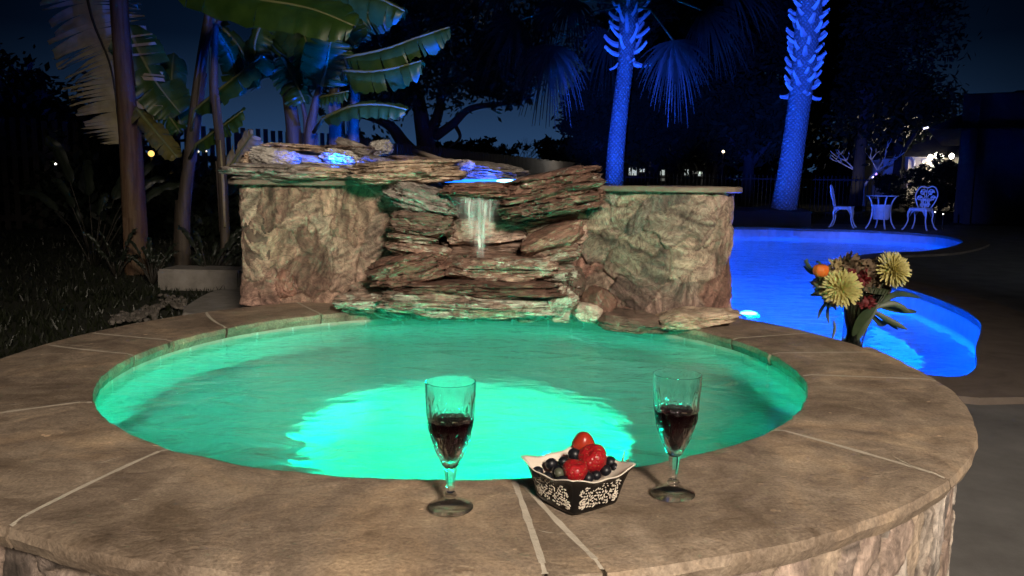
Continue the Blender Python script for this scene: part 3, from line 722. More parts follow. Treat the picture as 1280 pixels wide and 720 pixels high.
# cascade
rock('pale pinkish rock under the wide tan slab', (452,222,572,268), 3.42, .3, 'r_pale', (0,10,0), 'boulder', .6, .06, .06, group=g2)
rock('grey brown wedge shaped rock with its underside shaded left of the falling water', (484,232,572,268), 3.24, .3, 'r_grey', (0,15,8), 'boulder', .5, .12, .09, group=g2)
rock('dark brown rounded rock below the grey wedge', (488,262,568,294), 3.22, .3, 'r_dark', (0,3,5), 'boulder', .65, .1, .08, group=g2)
rock('dark red brown spillway lip the water pours over', (556,228,650,250), 3.2, .34, 'r_red', (0,-2,0), S, .5, .12, .09, cat='slab', group=g2)
rock('pale rock face directly behind the falling water', (558,244,640,300), 3.44, .16, 'r_pale', (0,0,0), 'boulder', .4, .05, .05, group=g2)
rock('tan block with level grain behind the foot of the falling water', (560,272,656,303), 3.3, .22, 'r_pink', (0,-5,0), 'boulder', .35, .06, .05, group=g2)
rock('streaked brown slab second below the dark rounded rock', (490,291,548,306), 3.2, .26, 'r_streak', (0,4,0), S, .5, .15, layers=4, cat='slab', group=g2)
rock('streaked slab third below the dark rounded rock', (484,302,560,322), 3.19, .28, 'r_streak', (0,8,6), S, .5, .15, cat='slab', group=g2)
rock('red brown rock with white streaks left of the water shelf', (460,316,564,354), 3.14, .34, 'r_red', (0,-14,4), 'boulder', .5, .14, .08, layers=5, group=g2)
rock('dark recessed stone under the tan block', (556,298,664,322), 3.36, .2, 'r_dark', (0,0,0), 'boulder', .4, .1, group=g2)
rock('big layered red brown boulder right of the falling water', (622,215,758,268), 3.2, .46, 'r_red', (0,-11,0), 'boulder', .55, .13, .08, layers=9, n=40, group=g2)
rock('pale pink block beneath the big layered boulder', (650,262,740,304), 3.34, .24, 'r_pink', (0,-6,0), 'boulder', .4, .05, .06, group=g2)
rock('smooth red brown slab slanting up to the right', (652,283,728,312), 3.18, .24, 'r_dark', (0,-22,0), S, .4, .06, .04, cat='slab', group=g2)
ROCKS['smooth red brown slab slanting up to the right'].data.materials[0] = M['r_red']
rock('small streaked slab under the slanting red brown slab', (664,306,724,330), 3.2, .24, 'r_streak', (0,-12,4), S, .55, .16, cat='slab', group=g2)
rock('pale green streaked stone low at the right side of the cascade', (676,330,722,350), 3.17, .22, 'r_mineral', (0,-4,0), S, .55, .16, cat='slab', group=g2)
rock('broad brown shelf with white streaks where the water lands', (548,318,694,352), 3.2, .42, 'r_streak', (0,1,0), S, .35, .09, .06, layers=6, n=40, cat='slab', group=g2)
rock('long red brown slab under the water shelf', (488,345,700,366), 3.17, .44, 'r_red', (0,0,0), S, .38, .1, .06, layers=4, n=40, cat='slab', group=g2)
rock('mineral crusted base slab of the cascade at the water line', (484,358,690,390), 3.15, .44, 'r_mineral', (0,0,0), S, .38, .1, .07, layers=5, n=40, cat='slab', group=g2)
rock('green white rounded rock at the right foot of the cascade', (672,352,724,395), 3.12, .26, 'r_mineral', (0,-12,0), 'boulder', .65, .12, .1, layers=8, group=g2)
rock('dark wet rock in the corner right of the cascade', (698,334,730,378), 3.16, .2, 'r_dark', (0,10,0), 'boulder', .65, .1, .1, group=g2)
rock('dark maroon stone standing on end on the rim beside the cascade', (728,360,766,400), 3.05, .12, 'r_red', (0,38,20), 'boulder', .6, .05, .05, group=g2)
rock('low pale stone at the foot of the standing maroon stone', (716,378,752,402), 3.03, .14, 'r_pale', (0,6,0), 'boulder', .6, group=g2)
rock('flat dark slab set into the rim below the right wall', (752,392,836,411), 2.98, .26, 'r_dark', (0,4,-14), S, .4, .05, .04, cat='slab', group=g2)
rock('tan layered slab lying on the rim at the right end of the wall', (818,387,918,409), 2.96, .2, 'r_tan', (0,-4,12), S, .42, .13, .08, layers=4, cat='slab', group=g2)
rock('dark crusted rock on the rim at the left foot of the cascade', (422,364,494,388), 3.2, .24, 'r_mineral', (0,-3,0), 'boulder', .5, .15, .1, group=g2)
rock('small pink stone above the dark crusted rock', (438,352,474,367), 3.28, .14, 'r_pink', (0,0,0), 'boulder', .5, group=g2)
rock('dark maroon knot of stone low on the left wall', (338,337,372,373), 3.40, .10, 'r_red', (0,70,0), 'boulder', .7, .08, .1, group=g2)
kinds = ['greenish white edging stone', 'brown edging stone', 'pale square edging stone', 'green stained edging stone', 'rough edging stone', 'pale edging stone']
wh = ['under the crusted rock at the left', 'second from the left at the water line', 'under the middle of the base slab', 'right of the middle under the base slab', 'under the right end of the base slab', 'farthest right at the water line']
for k in range(6):
    x0 = 470+k*43
    rock(f'{kinds[k]} {wh[k]}', (x0, 383+.4*k, x0+44, 399+.6*k), 3.17-.012*k, .12, ['r_mineral','r_pale'][k % 2], (0, rnd.uniform(-4, 4), 0), 'edging_stone', .35, .06, .08, n=12, cat='edging stone', group='edging stones where the cascade meets the water')
# falling water
mb = MB(); mb.c = []; vs = []; NW, NH = 26, 30
for layer in (0, 1):
    for i in range(NH+1):
        f = i/NH; xl = 563 + 20*f**.8 + layer*5; xr = 630 - 13*f**.8 - layer*4
        for j in range(NW+1):
            g = j/NW; x = xl + (xr-xl)*g; p = P(x, 246 + 76*f, 3.06 - .035*f**.5 + .02*layer + .012*noise.noise(Vector((g*5, f*2, layer*3.0)))); vs.append(p)
            e_ = min(1, 5*g, 5*(1-g)) * (1.3 if f < .55 else max(0, 1.3-(f-.55)*1.5)) * max(0, 1 - f*1.25*smooth01(abs(g-.5)*3.2))*(.75+.5*noise.noise(Vector((g*7, layer*5.0, f*2)))); mb.c.append((e_, e_, e_, 1))
W_ = NW+1; mb.add(vs, [(l*(NH+1)*W_+i*W_+j, l*(NH+1)*W_+i*W_+j+1, l*(NH+1)*W_+(i+1)*W_+j+1, l*(NH+1)*W_+(i+1)*W_+j) for l in (0, 1) for i in range(NH) for j in range(NW)])
wf = mb.build('waterfall', M['fall'], loc=P(598,320,3.04)); tag(wf, 'thin veil of water falling from the dark lip onto the shelf', 'waterfall')
# basin light behind the lip
sl = thing('basin_light', 'low blue lamp glowing in the basin behind the spillway lip', 'light', P(600,230,3.55))
c0 = P(602, 226.5, 3.50)
mb = MB(); mb.box(c0-Vector((0,0,.014)), (.34,.05,.012)); mb.build('housing', M['lampmetal'], sl, smooth=False)
M['lens_blue2'] = memit('blue_glow', (.01,.16,1.0), 3.0); M['lens_cyan'] = memit('basin_bulb', (.25,.8,1.0), 6)
mb = MB(); mb.tube([c0+Vector((-.16,0,.0)), c0+Vector((.17,0,.003))], .0075, 8); mb.build('lens', M['lens_blue2'], sl)  # glowing strip added in place of the basin's lit water line
mb = MB(); mb.ellipsoid(c0+Vector((.105,-.01,.002)), (.042,.01,.008)); mb.build('bulb', M['lens_cyan'], sl)
lamp_light('wall_top_blue_light', 'POINT', P(604,224,3.62), 5.0, (.02,.09,1), .02)
lamp_light('wall_top_blue_light', 'POINT', P(418,203,3.66)+Vector((0,.02,.01)), 5.0, (.0,.08,1), .015)  # added lamp hidden behind the slab, carries the basin's blue to the stones

# ================================================================ ON THE RIM
def wine_glass(px, py, label, rz):
    c = G(px, py, T) + Vector((0, 0, .003))
    t = thing('wine_glass', label, 'wine glass', c, 'wine glasses on the rim')
    def cut(a, z, i):
        a += rz
        if z > .152: k = .055*(1-smooth01((z-.168)/.02)); return 1 - k*abs(math.sin(7*a))
        if z < .074: return 1
        f1 = abs(math.sin(6*a + (z-.078)*85)); f2 = abs(math.sin(6*a - (z-.078)*85))
        return 1 - .115*(1-min(f1, f2))**1.5*min(1, (z-.072)*60)
    zz = lambda z: .207 - (.207-z)*1.12
    outer = [(r_, zz(z)) for r_, z in [(.0,.083),(.0095,.0832),(.0135,.087),(.0172,.094),(.0222,.103),(.0268,.113),(.0306,.123),(.0335,.132),(.0356,.141),(.0370,.150),(.0380,.160),(.0388,.172),(.0394,.186),(.0398,.200),(.0398,.207)]]
    fine = []
    for i in range(len(outer)-1):
        for k in range(5):
            u = k/5; fine.append((outer[i][0]*(1-u)+outer[i+1][0]*u, outer[i][1]*(1-u)+outer[i+1][1]*u))
    fine.append(outer[-1])
    inner = [(r_*(.93 if z < .155 else .97), zz(z)) for r_, z in [(.0392,.2072),(.0387,.200),(.0381,.186),(.0374,.172),(.0364,.160),(.0351,.150),(.0333,.141),(.0308,.132),(.0276,.123),(.0235,.113),(.0183,.103),(.012,.095),(.0,.090)]]
    mb = MB(); no = len(fine); mb.lathe(fine+inner, c, 120, mod=lambda a, z, i: cut(a, z, i) if i < no else 1); bo_ = mb.build('bowl', M['glass'], t, weld=True); bo_.data.set_sharp_from_angle(angle=R(14))
    win = [(r_*.93+(.0006 if r_ > 0 else 0), zz(z)) for r_, z in [(.0,.0906),(.0116,.0956),(.0179,.1036),(.0231,.1136),(.0272,.1236),(.0304,.1326),(.0329,.1416),(.0346,.149),(.0352,.1520),(.0346,.1526),(.0,.1526)]]
    mb = MB(); mb.lathe(win, c, 48); mb.build('red_wine', M['wine'], t, weld=True)
    mb = MB(); st = [(.0,.0674),(.0092,.0674),(.0098,.063),(.0088,.055),(.0074,.045),(.0066,.036),(.0064,.0265),(.0,.0265)]
    mb.lathe(st, c, 6); mb.build('stem', M['glass'], t, smooth=False, weld=True)
    mb = MB(); ft = [(.0,.026),(.0085,.0258),(.0105,.022),(.0085,.0195),(.012,.0165),(.021,.0105),(.031,.0055),(.0362,.0035),(.0368,.0018),(.0355,.0),(.0,.0006)]
    mb.lathe(ft, c, 48, mod=lambda a, z, i: 1 - (.05*abs(math.sin(4*a+rz)) if 3 <= i <= 6 else 0)); mb.build('foot', M['glass'], t, weld=True)
    return t
wine_glass(563, 637, 'cut crystal glass of red wine left of the black fruit bowl', .3)
wine_glass(841, 620, 'cut crystal glass of red wine right of the black fruit bowl', .9)
# fruit bowl
BC = G(721, 628, T) + Vector((0, 0, .004)); BA = R(-9)
bowl = thing('fruit_bowl', 'square black ceramic bowl with raised cream flowers holding berries', 'bowl', BC)
def sq(a, hd, z, rnd_=.16):
    """rounded square of half diagonal hd, corners on the axes"""
    c_, s_ = math.cos(a), math.sin(a); k = (abs(c_)**1.12 + abs(s_)**1.12)**(-1/1.12)
    v = Vector((c_*k*hd, s_*k*hd, z)); return Matrix.Rotation(BA, 3, 'Z') @ v
NB = 96; BH = .060
prof = [(.056,.0),(.063,.0006),(.066,.006),(.070,.02),(.0755,.036),(.082,.048),(.090,.057),(.0945,.0605)]
inn_ = [(.0935,.0622),(.0885,.0585),(.079,.046),(.073,.034),(.067,.018),(.06,.007),(.0,.006)]
def rimz(a, hd, z): 
    f = smooth01((z-.03)/.03); return z + f*(.0045*math.cos(4*a) + .0022*math.cos(8*a))
def ring_mesh(pf, name, mat):
    mb = MB(); vs = []
    for hd, z in pf:
        for k in range(NB):
            a = 2*PI*k/NB; v = sq(a, hd, rimz(a, hd, z)); vs.append(BC+v)
    fs = [(i*NB+k, i*NB+(k+1) % NB, (i+1)*NB+(k+1) % NB, (i+1)*NB+k) for i in range(len(pf)-1) for k in range(NB)]
    if pf[0][1] < .001: fs.append(tuple(range(NB-1, -1, -1)))
    mb.add(vs, fs); return mb.build(name, mat, bowl)
ring_mesh(prof, 'outer_glaze', M['ceramic_black']); ring_mesh([prof[-1]] + inn_, 'inner_glaze', M['ceramic_cream'])
def side_pt(k, s, h):
    """point on side k at s in -1..1 along, h 0..1 up, and outward normal"""
    z = .008+.044*h
    for i in range(1, len(prof)-1):
        if prof[i+1][1] >= z: break
    u = (z-prof[i][1])/(prof[i+1][1]-prof[i][1]); hd = prof[i][0]*(1-u)+prof[i+1][0]*u
    a = PI/4 + k*PI/2 + math.atan(s*.82)
    p = sq(a, hd, z); p2 = sq(a+.02, hd, z); p3 = sq(a, hd+.002, z+.006)
    n_ = (p2-p).cross(p3-p).normalized()
    return BC+p, n_, (p2-p).normalized()
mb = MB()
def dab(k, s, h, l, w, an):
    p, n_, t_ = side_pt(k, s, h); up = n_.cross(t_)
    d = t_*math.cos(an)+up*math.sin(an); e_ = n_.cross(d); rot = Matrix((d, e_, n_)).transposed()
    mb.ellipsoid(p+n_*.0002, (l, w, .0011), 6, 4, rot)
for k in range(4):
    rr = random.Random(40+k)
    for (s0, h0, r0) in ((-.66,.66,.0105),(.03,.68,.0115),(.67,.64,.0105),(-.32,.27,.0100),(.38,.27,.0105),(-.80,.22,.0075),(.86,.2,.0075)):
        kx = r0/.052; kh = r0/.044
        for ring, cnt in ((1.0, 8), (.58, 5)):
            for q in range(cnt):
                an = 2*PI*q/cnt + rr.random()*.5
                dab(k, s0+kx*ring*math.cos(an), h0+kh*ring*math.sin(an), .0027*(.7+.5*ring), .0013, an+PI/2+.5)
        dab(k, s0, h0, .0018, .0014, 0)
    for q in range(84):
        s0, h0 = rr.uniform(-.92, .92), rr.uniform(.06, .92)
        if any(abs(s0-a_)*.052 < r_ and abs(h0-b_)*.044 < r_ for a_, b_, r_ in ((-.66,.66,.0110),(.03,.68,.0120),(.67,.64,.0110),(-.32,.27,.0105),(.38,.27,.0110))): continue
        dab(k, s0, h0, rr.uniform(.0022, .004), rr.uniform(.0009, .0015), rr.uniform(0, PI))
mb.build('floral_relief', M['relief'], bowl)
# berries
def berry(px, py, z, r_, label, mat='blueberry'):
    c = G(px, py, T+z); mb = MB()
    mb.ellipsoid(c, (r_, r_, r_*.92), 20, 12, Euler((rnd.uniform(-.6,.6), rnd.uniform(-.6,.6), 0)).to_matrix())
    o = mb.build('blueberry', M[mat], loc=c-Vector((0,0,r_)))
    return tag(o, label, 'blueberry', 'blueberries in the bowl')
bl = [(672,590,.056,.0098,'blueberry at the left corner of the fruit bowl'),(689,580,.058,.0105,'blueberry at the back left of the bowl'),(684,597,.050,.0095,'blueberry along the left rim below the corner berry'),
 (697,588,.057,.0095,'blueberry between the left corner and the lower strawberry'),(718,568,.072,.0112,'large blueberry perched below the cut strawberry'),(703,602,.052,.0102,'blueberry at the front corner under the lower strawberry'),
 (704,577,.062,.0085,'small blueberry left of the perched large one'),(763,577,.058,.0095,'blueberry right of the middle strawberry'),(757,588,.054,.0098,'blueberry right below the middle strawberry'),
 (735,597,.052,.0095,'blueberry between the two lower strawberries and front rim'),(745,594,.051,.0085,'small blueberry under the middle strawberry'),(748,565,.052,.0098,'blueberry behind the middle strawberry'),(732,569,.056,.0098,'blueberry behind the cut strawberry'),(769,584,.052,.0085,'blueberry nearest the dry stalk')]
for q in bl: berry(*q)
berry(699, 591, .060, .0085, 'pale green unripe blueberry beside the lower strawberry', 'greenberry')
for q, (px, py) in enumerate(((715,585),(740,580),(700,594),(728,590),(755,580),(712,572),(726,604))):  # lower layer, seen through the gaps
    berry(px, py, .034, .0105, 'dark blueberry in the lower layer of the bowl')
def strawberry(px, py, z, r_, rot, label, cut=False):
    c = G(px, py, T+z); m_ = Euler(rot).to_matrix()
    pr_ = [(0,-1.12),(.28,-1.05),(.55,-.8),(.78,-.42),(.93,0),(.98,.35),(.86,.68),(.55,.86),(.2,.84),(0,.8)]
    if cut: pr_ = [(0,-1.1),(.35,-1.0),(.68,-.7),(.9,-.3),(1.0,.05),(.97,.12),(.6,.15),(0,.16)]
    mb = MB(); mb.lathe([(a*r_, b_*r_) for a, b_ in crm2(pr_)], n=32, mod=lambda a, z_, i: 1+.03*math.sin(3*a+1)+.02*math.sin(5*a))
    mb.v = [c + m_ @ v for v in mb.v]
    o = mb.build('strawberry', M['strawcut' if cut else 'straw'], loc=c, weld=True)
    return tag(o, label, 'strawberry', 'strawberries in the bowl')
def crm2(p, per=3):
    q = crm([Vector((a, b, 0)) for a, b in p], per); return [(max(0, v.x), v.y) for v in q]
strawberry(742, 575, .067, .0245, (R(24), R(-28), 0), 'large red strawberry at the middle of the bowl')
strawberry(718, 591, .060, .0205, (R(8), R(6), 0), 'red strawberry low at the front rim of the bowl')
strawberry(729, 554, .074, .0200, (R(205), R(8), 0), 'orange red cut strawberry on top showing its pale centre', True)
mb = MB(); c = G(771, 587, T+.05)
for k in range(5):
    a = rnd.uniform(-1, 1); mb.tube([c, c+Vector((.004+.004*k*.5, a*.006, .006)), c+Vector((.008+.003*k, a*.01, .008+.004*k))], [.0014,.0012,.0004], 5)
mb.tube([c+Vector((.004,0,.002)), c+Vector((.009,0,.016)), c+Vector((.012,.0,.032))], [.0022,.0018,.0006], 6)
o = mb.build('dry_stalk', M['twig'], loc=c); tag(o, 'brown dry strawberry stalk sticking up at the right corner of the bowl', 'stalk')

# ================================================================ FLOWERS BEHIND THE RIM
VC = P(1062, 441, 2.86); VY = 2.86
ledge = MB(); ledge.box((VC.x, VC.y+.03, (VC.z-.01)/2), (.30, .26, VC.z-.01)); o = ledge.build('stone_ledge', M['r_tan'], loc=(VC.x, VC.y, 0), smooth=False)
tag(o, 'low stone ledge just behind the hot tub rim under the flower vase', 'ledge')
vase = thing('glass_vase', 'dark flared glass vase packed with stems behind the hot tub rim', 'vase', VC)
tilt = Matrix.Rotation(R(8), 3, 'Y')
def VV(x, y, z): return VC + tilt @ Vector((x, y, z))
mb = MB(); vp = [(0,.0),(.036,.0),(.038,.006),(.037,.05),(.043,.11),(.056,.17),(.078,.225),(.082,.232),(.077,.229),(.054,.17),(.041,.11),(.034,.05),(.034,.012),(0,.011)]
mb.lathe(vp, n=40); mb.v = [VV(*v) for v in mb.v]; mb.build('vessel', M['vase'], vase, weld=True)
mb = MB()
for k in range(170):
    a = rnd.random()*2*PI; r0, r1 = .034*rnd.random()**.5, .088*rnd.random()**.5
    mb.tube([VV(r0*math.cos(a+2), r0*math.sin(a+2), .016), VV(.54*r1*math.cos(a), .54*r1*math.sin(a), .14), VV(r1*math.cos(a), r1*math.sin(a), .25)], [.003,.003,.0025], 5)
mb.build('stems', M['stem'], vase)
def mum(px, py, Y, r_, axis, label):
    c = P(px, py, Y); t = thing('chrysanthemum', label, 'flower', c, 'yellow spider chrysanthemums'); q = Vector(axis).normalized().to_track_quat('Z', 'Y').to_matrix()
    mb = MB()
    for k in range(170):
        u = (k+.5)/170; th = PI*.62*math.sqrt(u)+.05; a = k*2.39996 + rnd.uniform(-.1, .1); L_ = r_*(.42+.58*math.sqrt(u))*rnd.uniform(.88, 1.06)
        d = Vector((math.sin(th)*math.cos(a), math.sin(th)*math.sin(a), math.cos(th))); s_ = d.cross(Vector((0, 0, 1))).normalized()
        up = s_.cross(d); w = r_*.05; pts = []
        for i in range(6):
            f = i/5; pts.append(d*L_*f + up*L_*(.28*f*f - .1*f))
        vs = []
        for i, p in enumerate(pts):
            ww = w*(.6+.7*i/5)*(1 if i < 5 else .45); cup = up*ww*.35
            vs += [c + q @ (p - s_*ww + cup), c + q @ p, c + q @ (p + s_*ww + cup)]
        mb.add(vs, [(3*i+j, 3*i+j+1, 3*i+j+4, 3*i+j+3) for i in range(5) for j in range(2)])
    mb.build('petals', M['mum'], t, smooth=False)
    mb = MB(); mb.ellipsoid(c + q @ Vector((0,0,.0)), (r_*.2, r_*.2, r_*.2)); mb.build('flower_centre', M['mumc'], t)
    mb = MB(); e_ = VV(0, 0, .18); mb.tube([c - q @ Vector((0,0,r_*.2)), (c+e_)/2 + Vector((0,0,-.02)), e_], .003, 6); mb.build('stem', M['stem'], t)
mum(1053, 360, 2.74, .072, (-.15,-1,.25), 'yellow spider chrysanthemum low at the front of the bouquet')
mum(1118, 337, 2.84, .072, (.35,-1,.35), 'yellow spider chrysanthemum standing out at the upper right of the bouquet')
c = P(1026, 338, 2.76); pk = thing('ornamental_pumpkin', 'small orange pumpkin at the upper left of the bouquet', 'pumpkin', c-Vector((0,0,.02)))
mb = MB(); mb.lathe([(0,-.022),(.012,-.023),(.024,-.015),(.029,0),(.025,.014),(.013,.021),(.003,.017),(0,.017)], c, 40, mod=lambda a, z, i: .9+.1*abs(math.cos(4*a))); mb.build('skin', M['pumpkin'], pk)
mb = MB(); mb.tube([c+Vector((0,0,.015)), c+Vector((-.006,0,.028)), c+Vector((-.018,0,.031))], [.004,.003,.003], 6); mb.build('stalk', M['stem'], pk)
def ruffle(px, py, Y, r_, name, mat, label, cat, nn=70, sz=.02):
    c = P(px, py, Y); mb = MB()
    for k in range(nn):
        d = Vector((rnd.gauss(0,1), rnd.gauss(0,1), rnd.gauss(0,1))).normalized(); p = c + d*r_*rnd.uniform(.55, 1.0)
        s_ = d.cross(Vector((rnd.random()-.5, rnd.random()-.5, rnd.random()-.5))).normalized(); t_ = (d.cross(s_)*.7 + d*.7).normalized(); z_ = sz*rnd.uniform(.6, 1.3)
        vs = []
        for i in range(4):
            for j in range(4):
                u, v = i/3-.5, j/3-.5
                vs.append(p + s_*u*z_*(1-.6*abs(v)) + t_*v*z_*1.3 + d*z_*(.35*math.sin(6*u+k)+.3*v*v+.15*math.sin(9*v+k)))
        mb.add(vs, [(i*4+j, i*4+j+1, (i+1)*4+j+1, (i+1)*4+j) for i in range(3) for j in range(3)])
    mb.tube([c, (c+VV(0,0,.2))/2, VV(0,0,.18)], .0025, 5)
    return tag(mb.build(name, mat, loc=c), label, cat)
ruffle(1064, 333, 2.88, .045, 'dried_flower_head', M['dryflower'], 'brown dried flower head at the top of the bouquet', 'dried flower', 90, .022)
ruffle(1086, 342, 2.90, .045, 'dried_flower_head', M['dryflower'], 'dark brown dried flower head right of the bouquet centre', 'dried flower', 90, .022)
ruffle(1082, 365, 2.86, .05, 'dried_flower_head', M['dryflower'], 'withered brown bloom above the small red flower', 'dried flower', 100, .022)
ruffle(1030, 356, 2.84, .042, 'tan_flower', M['tanflower'], 'faded tan flower under the pumpkin', 'flower', 80, .02)
ruffle(1046, 338, 2.88, .036, 'tan_flower', M['tanflower'], 'faded tan flower right of the pumpkin', 'flower', 70, .018)
ruffle(1077, 348, 2.80, .026, 'red_flower', M['redflower'], 'deep red bloom in the middle of the bouquet', 'flower', 46, .016)
ruffle(1063, 343, 2.78, .018, 'red_flower', M['redflower'], 'small dark red bloom above the front chrysanthemum', 'flower', 30, .014)
ruffle(1070, 352, 2.83, .05, 'dried_flower_head', M['dryflower'], 'brown crumpled bloom at the heart of the bouquet', 'dried flower', 90, .022)
ruffle(1042, 372, 2.86, .036, 'tan_flower', M['tanflower'], 'faded tan flower low at the left side of the bouquet', 'flower', 70, .018)
ruffle(1098, 356, 2.93, .04, 'dried_flower_head', M['dryflower'], 'dark withered bloom below the upper right chrysanthemum', 'dried flower', 80, .02)
ruffle(1084, 379, 2.78, .019, 'red_flower', M['redflower'], 'bright red small flower low on the right of the bouquet', 'flower', 40, .016)
def spray(name, label, leaves, Y, mat, w):
    """each leaf is given by its base, middle and tip"""
    mb = MB()
    for (a, b_, e_, yy) in leaves:
        p0, p1, p2 = P(*a, Y), P(*b_, Y+yy*.5), P(*e_, Y+yy); pts = crm([p0, p1, p2], 6); n_ = len(pts); vs = []
        for i, p in enumerate(pts):
            f = i/(n_-1); t_ = (pts[min(i+1, n_-1)]-pts[max(0, i-1)]).normalized(); s_ = t_.cross(Vector((.1,-1,.35))).normalized(); ww = w*math.sin(PI*min(1, f*.93+.05))**.8
            vs += [p-s_*ww+Vector((0,-.3*ww,.15*ww)), p, p+s_*ww+Vector((0,-.3*ww,.15*ww))]
        mb.add(vs, [(3*i+j, 3*i+j+1, 3*i+j+4, 3*i+j+3) for i in range(n_-1) for j in range(2)])
    o = mb.build(name, mat, loc=P(*leaves[0][0], Y), smooth=True); return tag(o, label, 'leaves')
spray('leaf_spray', 'dark green leaf spray drooping from the right side of the vase', [((1084,388),(1115,380),(1140,392),-.03),((1086,386),(1110,400),(1134,412),-.06),((1095,384),(1120,368),(1150,372),.03),((1090,388),(1105,398),(1122,412),-.02),((1100,384),(1125,388),(1146,390),.02),((1086,390),(1100,404),(1112,400),0)], 2.82, M['vleaf'], .011)
spray('leaf_spray', 'thin dark leaves hanging from the left side of the vase', [((1034,376),(1026,388),(1022,399),0),((1036,378),(1034,392),(1036,405),-.03),((1034,370),(1022,368),(1012,369),.02),((1042,400),(1043,412),(1040,424),-.02)], 2.84, M['vleaf'], .006)
spray('leaf_spray', 'sprig of small blue green leaves above the pumpkin', [((1018,340),(1010,333),(1005,325),0),((1016,338),(1008,328),(1010,324),0),((1020,342),(1012,340),(1004,332),.02)], 2.8, M['vleaf'], .006)
spray('leaf_spray', 'broad green leaf wrapped up the right side of the vase', [((1072,425),(1085,395),(1100,372),.0),((1066,420),(1078,398),(1094,384),-.03)], 2.81, M['vleaf'], .018)

# ================================================================ LEFT SIDE: BLOCKS, GRAVEL, BANANAS
def slab(pts, z0, z1, name, mat, label, cat):
    """irregular flat stone from its plan outline"""
    n_ = len(pts); c = sum((Vector((p[0], p[1], 0)) for p in pts), Vector())/n_
    o_ = crm([Vector((p[0], p[1], 0)) for p in pts], 5, True); m_ = len(o_); vs = []
    for k, (z, s) in enumerate(((z0, 1.0), (z1-.012, 1.005), (z1, .97))):
        for i, p in enumerate(o_):
            q = c + (p-c)*s + Vector((0, 0, z + (.006*noise.noise(p*6) if k else 0))); q.x += .01*noise.noise(p*9+Vector((k,0,0))); vs.append(q)
    mb = MB(); fs = [(k*m_+i, k*m_+(i+1) % m_, (k+1)*m_+(i+1) % m_, (k+1)*m_+i) for k in range(2) for i in range(m_)] + [tuple(2*m_+i for i in range(m_))]
    mb.add(vs, fs); return tag(mb.build(name, mat, loc=(c.x, c.y, z0), smooth=False), label, cat)
mb = MB(); a0 = P(208, 350, 5.75); a1 = P(302, 350, 5.6)
mb.box(((a0.x+a1.x)/2, 5.75, .205), (a1.x-a0.x, .30, .15), R(-4))
bm = bmesh.new(); me_ = bpy.data.meshes.new('tmp'); me_.from_pydata(mb.v, [], mb.f); bm.from_mesh(me_); bmesh.ops.recalc_face_normals(bm, faces=bm.faces); bmesh.ops.bevel(bm, geom=bm.edges[:], offset=.012, segments=2, affect='EDGES')
me2 = bpy.data.meshes.new('concrete_block'); bm.to_mesh(me2); bm.free(); me2.materials.append(M['block'])
off = Vector(((a0.x+a1.x)/2, 5.75, .13)); me2.transform(Matrix.Translation(-off)); o = bpy.data.objects.new('concrete_block', me2); o.location = off; col.objects.link(o)
tag(o, 'pale concrete cap block lying on the lawn against the left end of the stone wall', 'block')
q = [G(228,392,.24), G(262,366,.24), G(300,362,.24), G(312,374,.24), G(300,386,.24)]
slab([(p.x, p.y) for p in q], .08, .245, 'flat_stone', M['block'], 'grey flat stone lying between the lawn and the hot tub rim', 'flat stone')
mb = MB()
for k in range(240):
    px, py = rnd.uniform(138, 232), 0; py = 404 - (px-138)*.20 + rnd.gauss(0, 4) - 4
    if px > 200: py = 378 + rnd.gauss(0, 4)
    g = G(px, py, .15); s = rnd.uniform(.008, .022)
    mb.ellipsoid(g, (s*rnd.uniform(.8,1.5), s, s*.6), 7, 5, Euler((rnd.uniform(-.4,.4), rnd.uniform(-.4,.4), rnd.random()*3)).to_matrix())
o = mb.build('gravel', M['gravel']); o['kind'] = 'stuff'

UPC = Vector((0, -.55, .85)).normalized()
def leaf_mesh(pts, w, nrm, droop=.45, seed=1, tatter=.35, na=30):
    rr = random.Random(seed); pts = crm(pts, na//(len(pts)-1)); n_ = len(pts)-1; mb = MB(); nrm = Vector(nrm).normalized()
    prof = lambda f: max(.03, (min(1, f*6)**.6)*(1 - max(0, (f-.62)/.38)**2.6)**.6) if f < 1 else .03
    fr = []
    for i in range(n_+1):
        t = (pts[min(i+1, n_)]-pts[max(i-1, 0)]).normalized(); s = t.cross(nrm).normalized(); u = s.cross(t); fr.append((pts[i], t, s, u))
    for side in (-1, 1):
        i = 0
        while i < n_:
            seg = 1 if (tatter > 1.5 and i > n_*.45) else rr.choice((1, 2, 2, 3, 4, 5)) if rr.random() < tatter*1.6 else 6
            j = min(n_, i+seg); dr = droop + rr.uniform(-.12, .12) + (rr.uniform(0, .5) if rr.random() < tatter*.7 else 0); wv = rr.uniform(-.06, .06); gap = rr.uniform(.0, .5) if seg < 6 else .1
            vs = []; K = 5
            for a in range(i, j+1):
                p, t, s, u = fr[a]; f = a/n_; ww = w*prof(f)*(1+.02*rr.uniform(-1, 1))
                shift = 0
                if a == i: shift = gap
                elif a == j: shift = -gap
                for q_ in range(K+1):
                    g = q_/K; an = dr*(.35+.65*g)
                    off = s*side*ww*g*math.cos(an) - u*ww*g*math.sin(an) + u*ww*.10*math.sin(min(1, g*2)*PI/2) + t*ww*(g*.12 + g*g*wv) + u*.012*math.sin(a*1.9+side)*g
                    vs.append(p + off + t*(shift*g*g*w*.12))
            mb.add(vs, [(a*(K+1)+b_, a*(K+1)+b_+1, (a+1)*(K+1)+b_+1, (a+1)*(K+1)+b_) for a in range(j-i) for b_ in range(K)])
            i = j
    return mb, pts
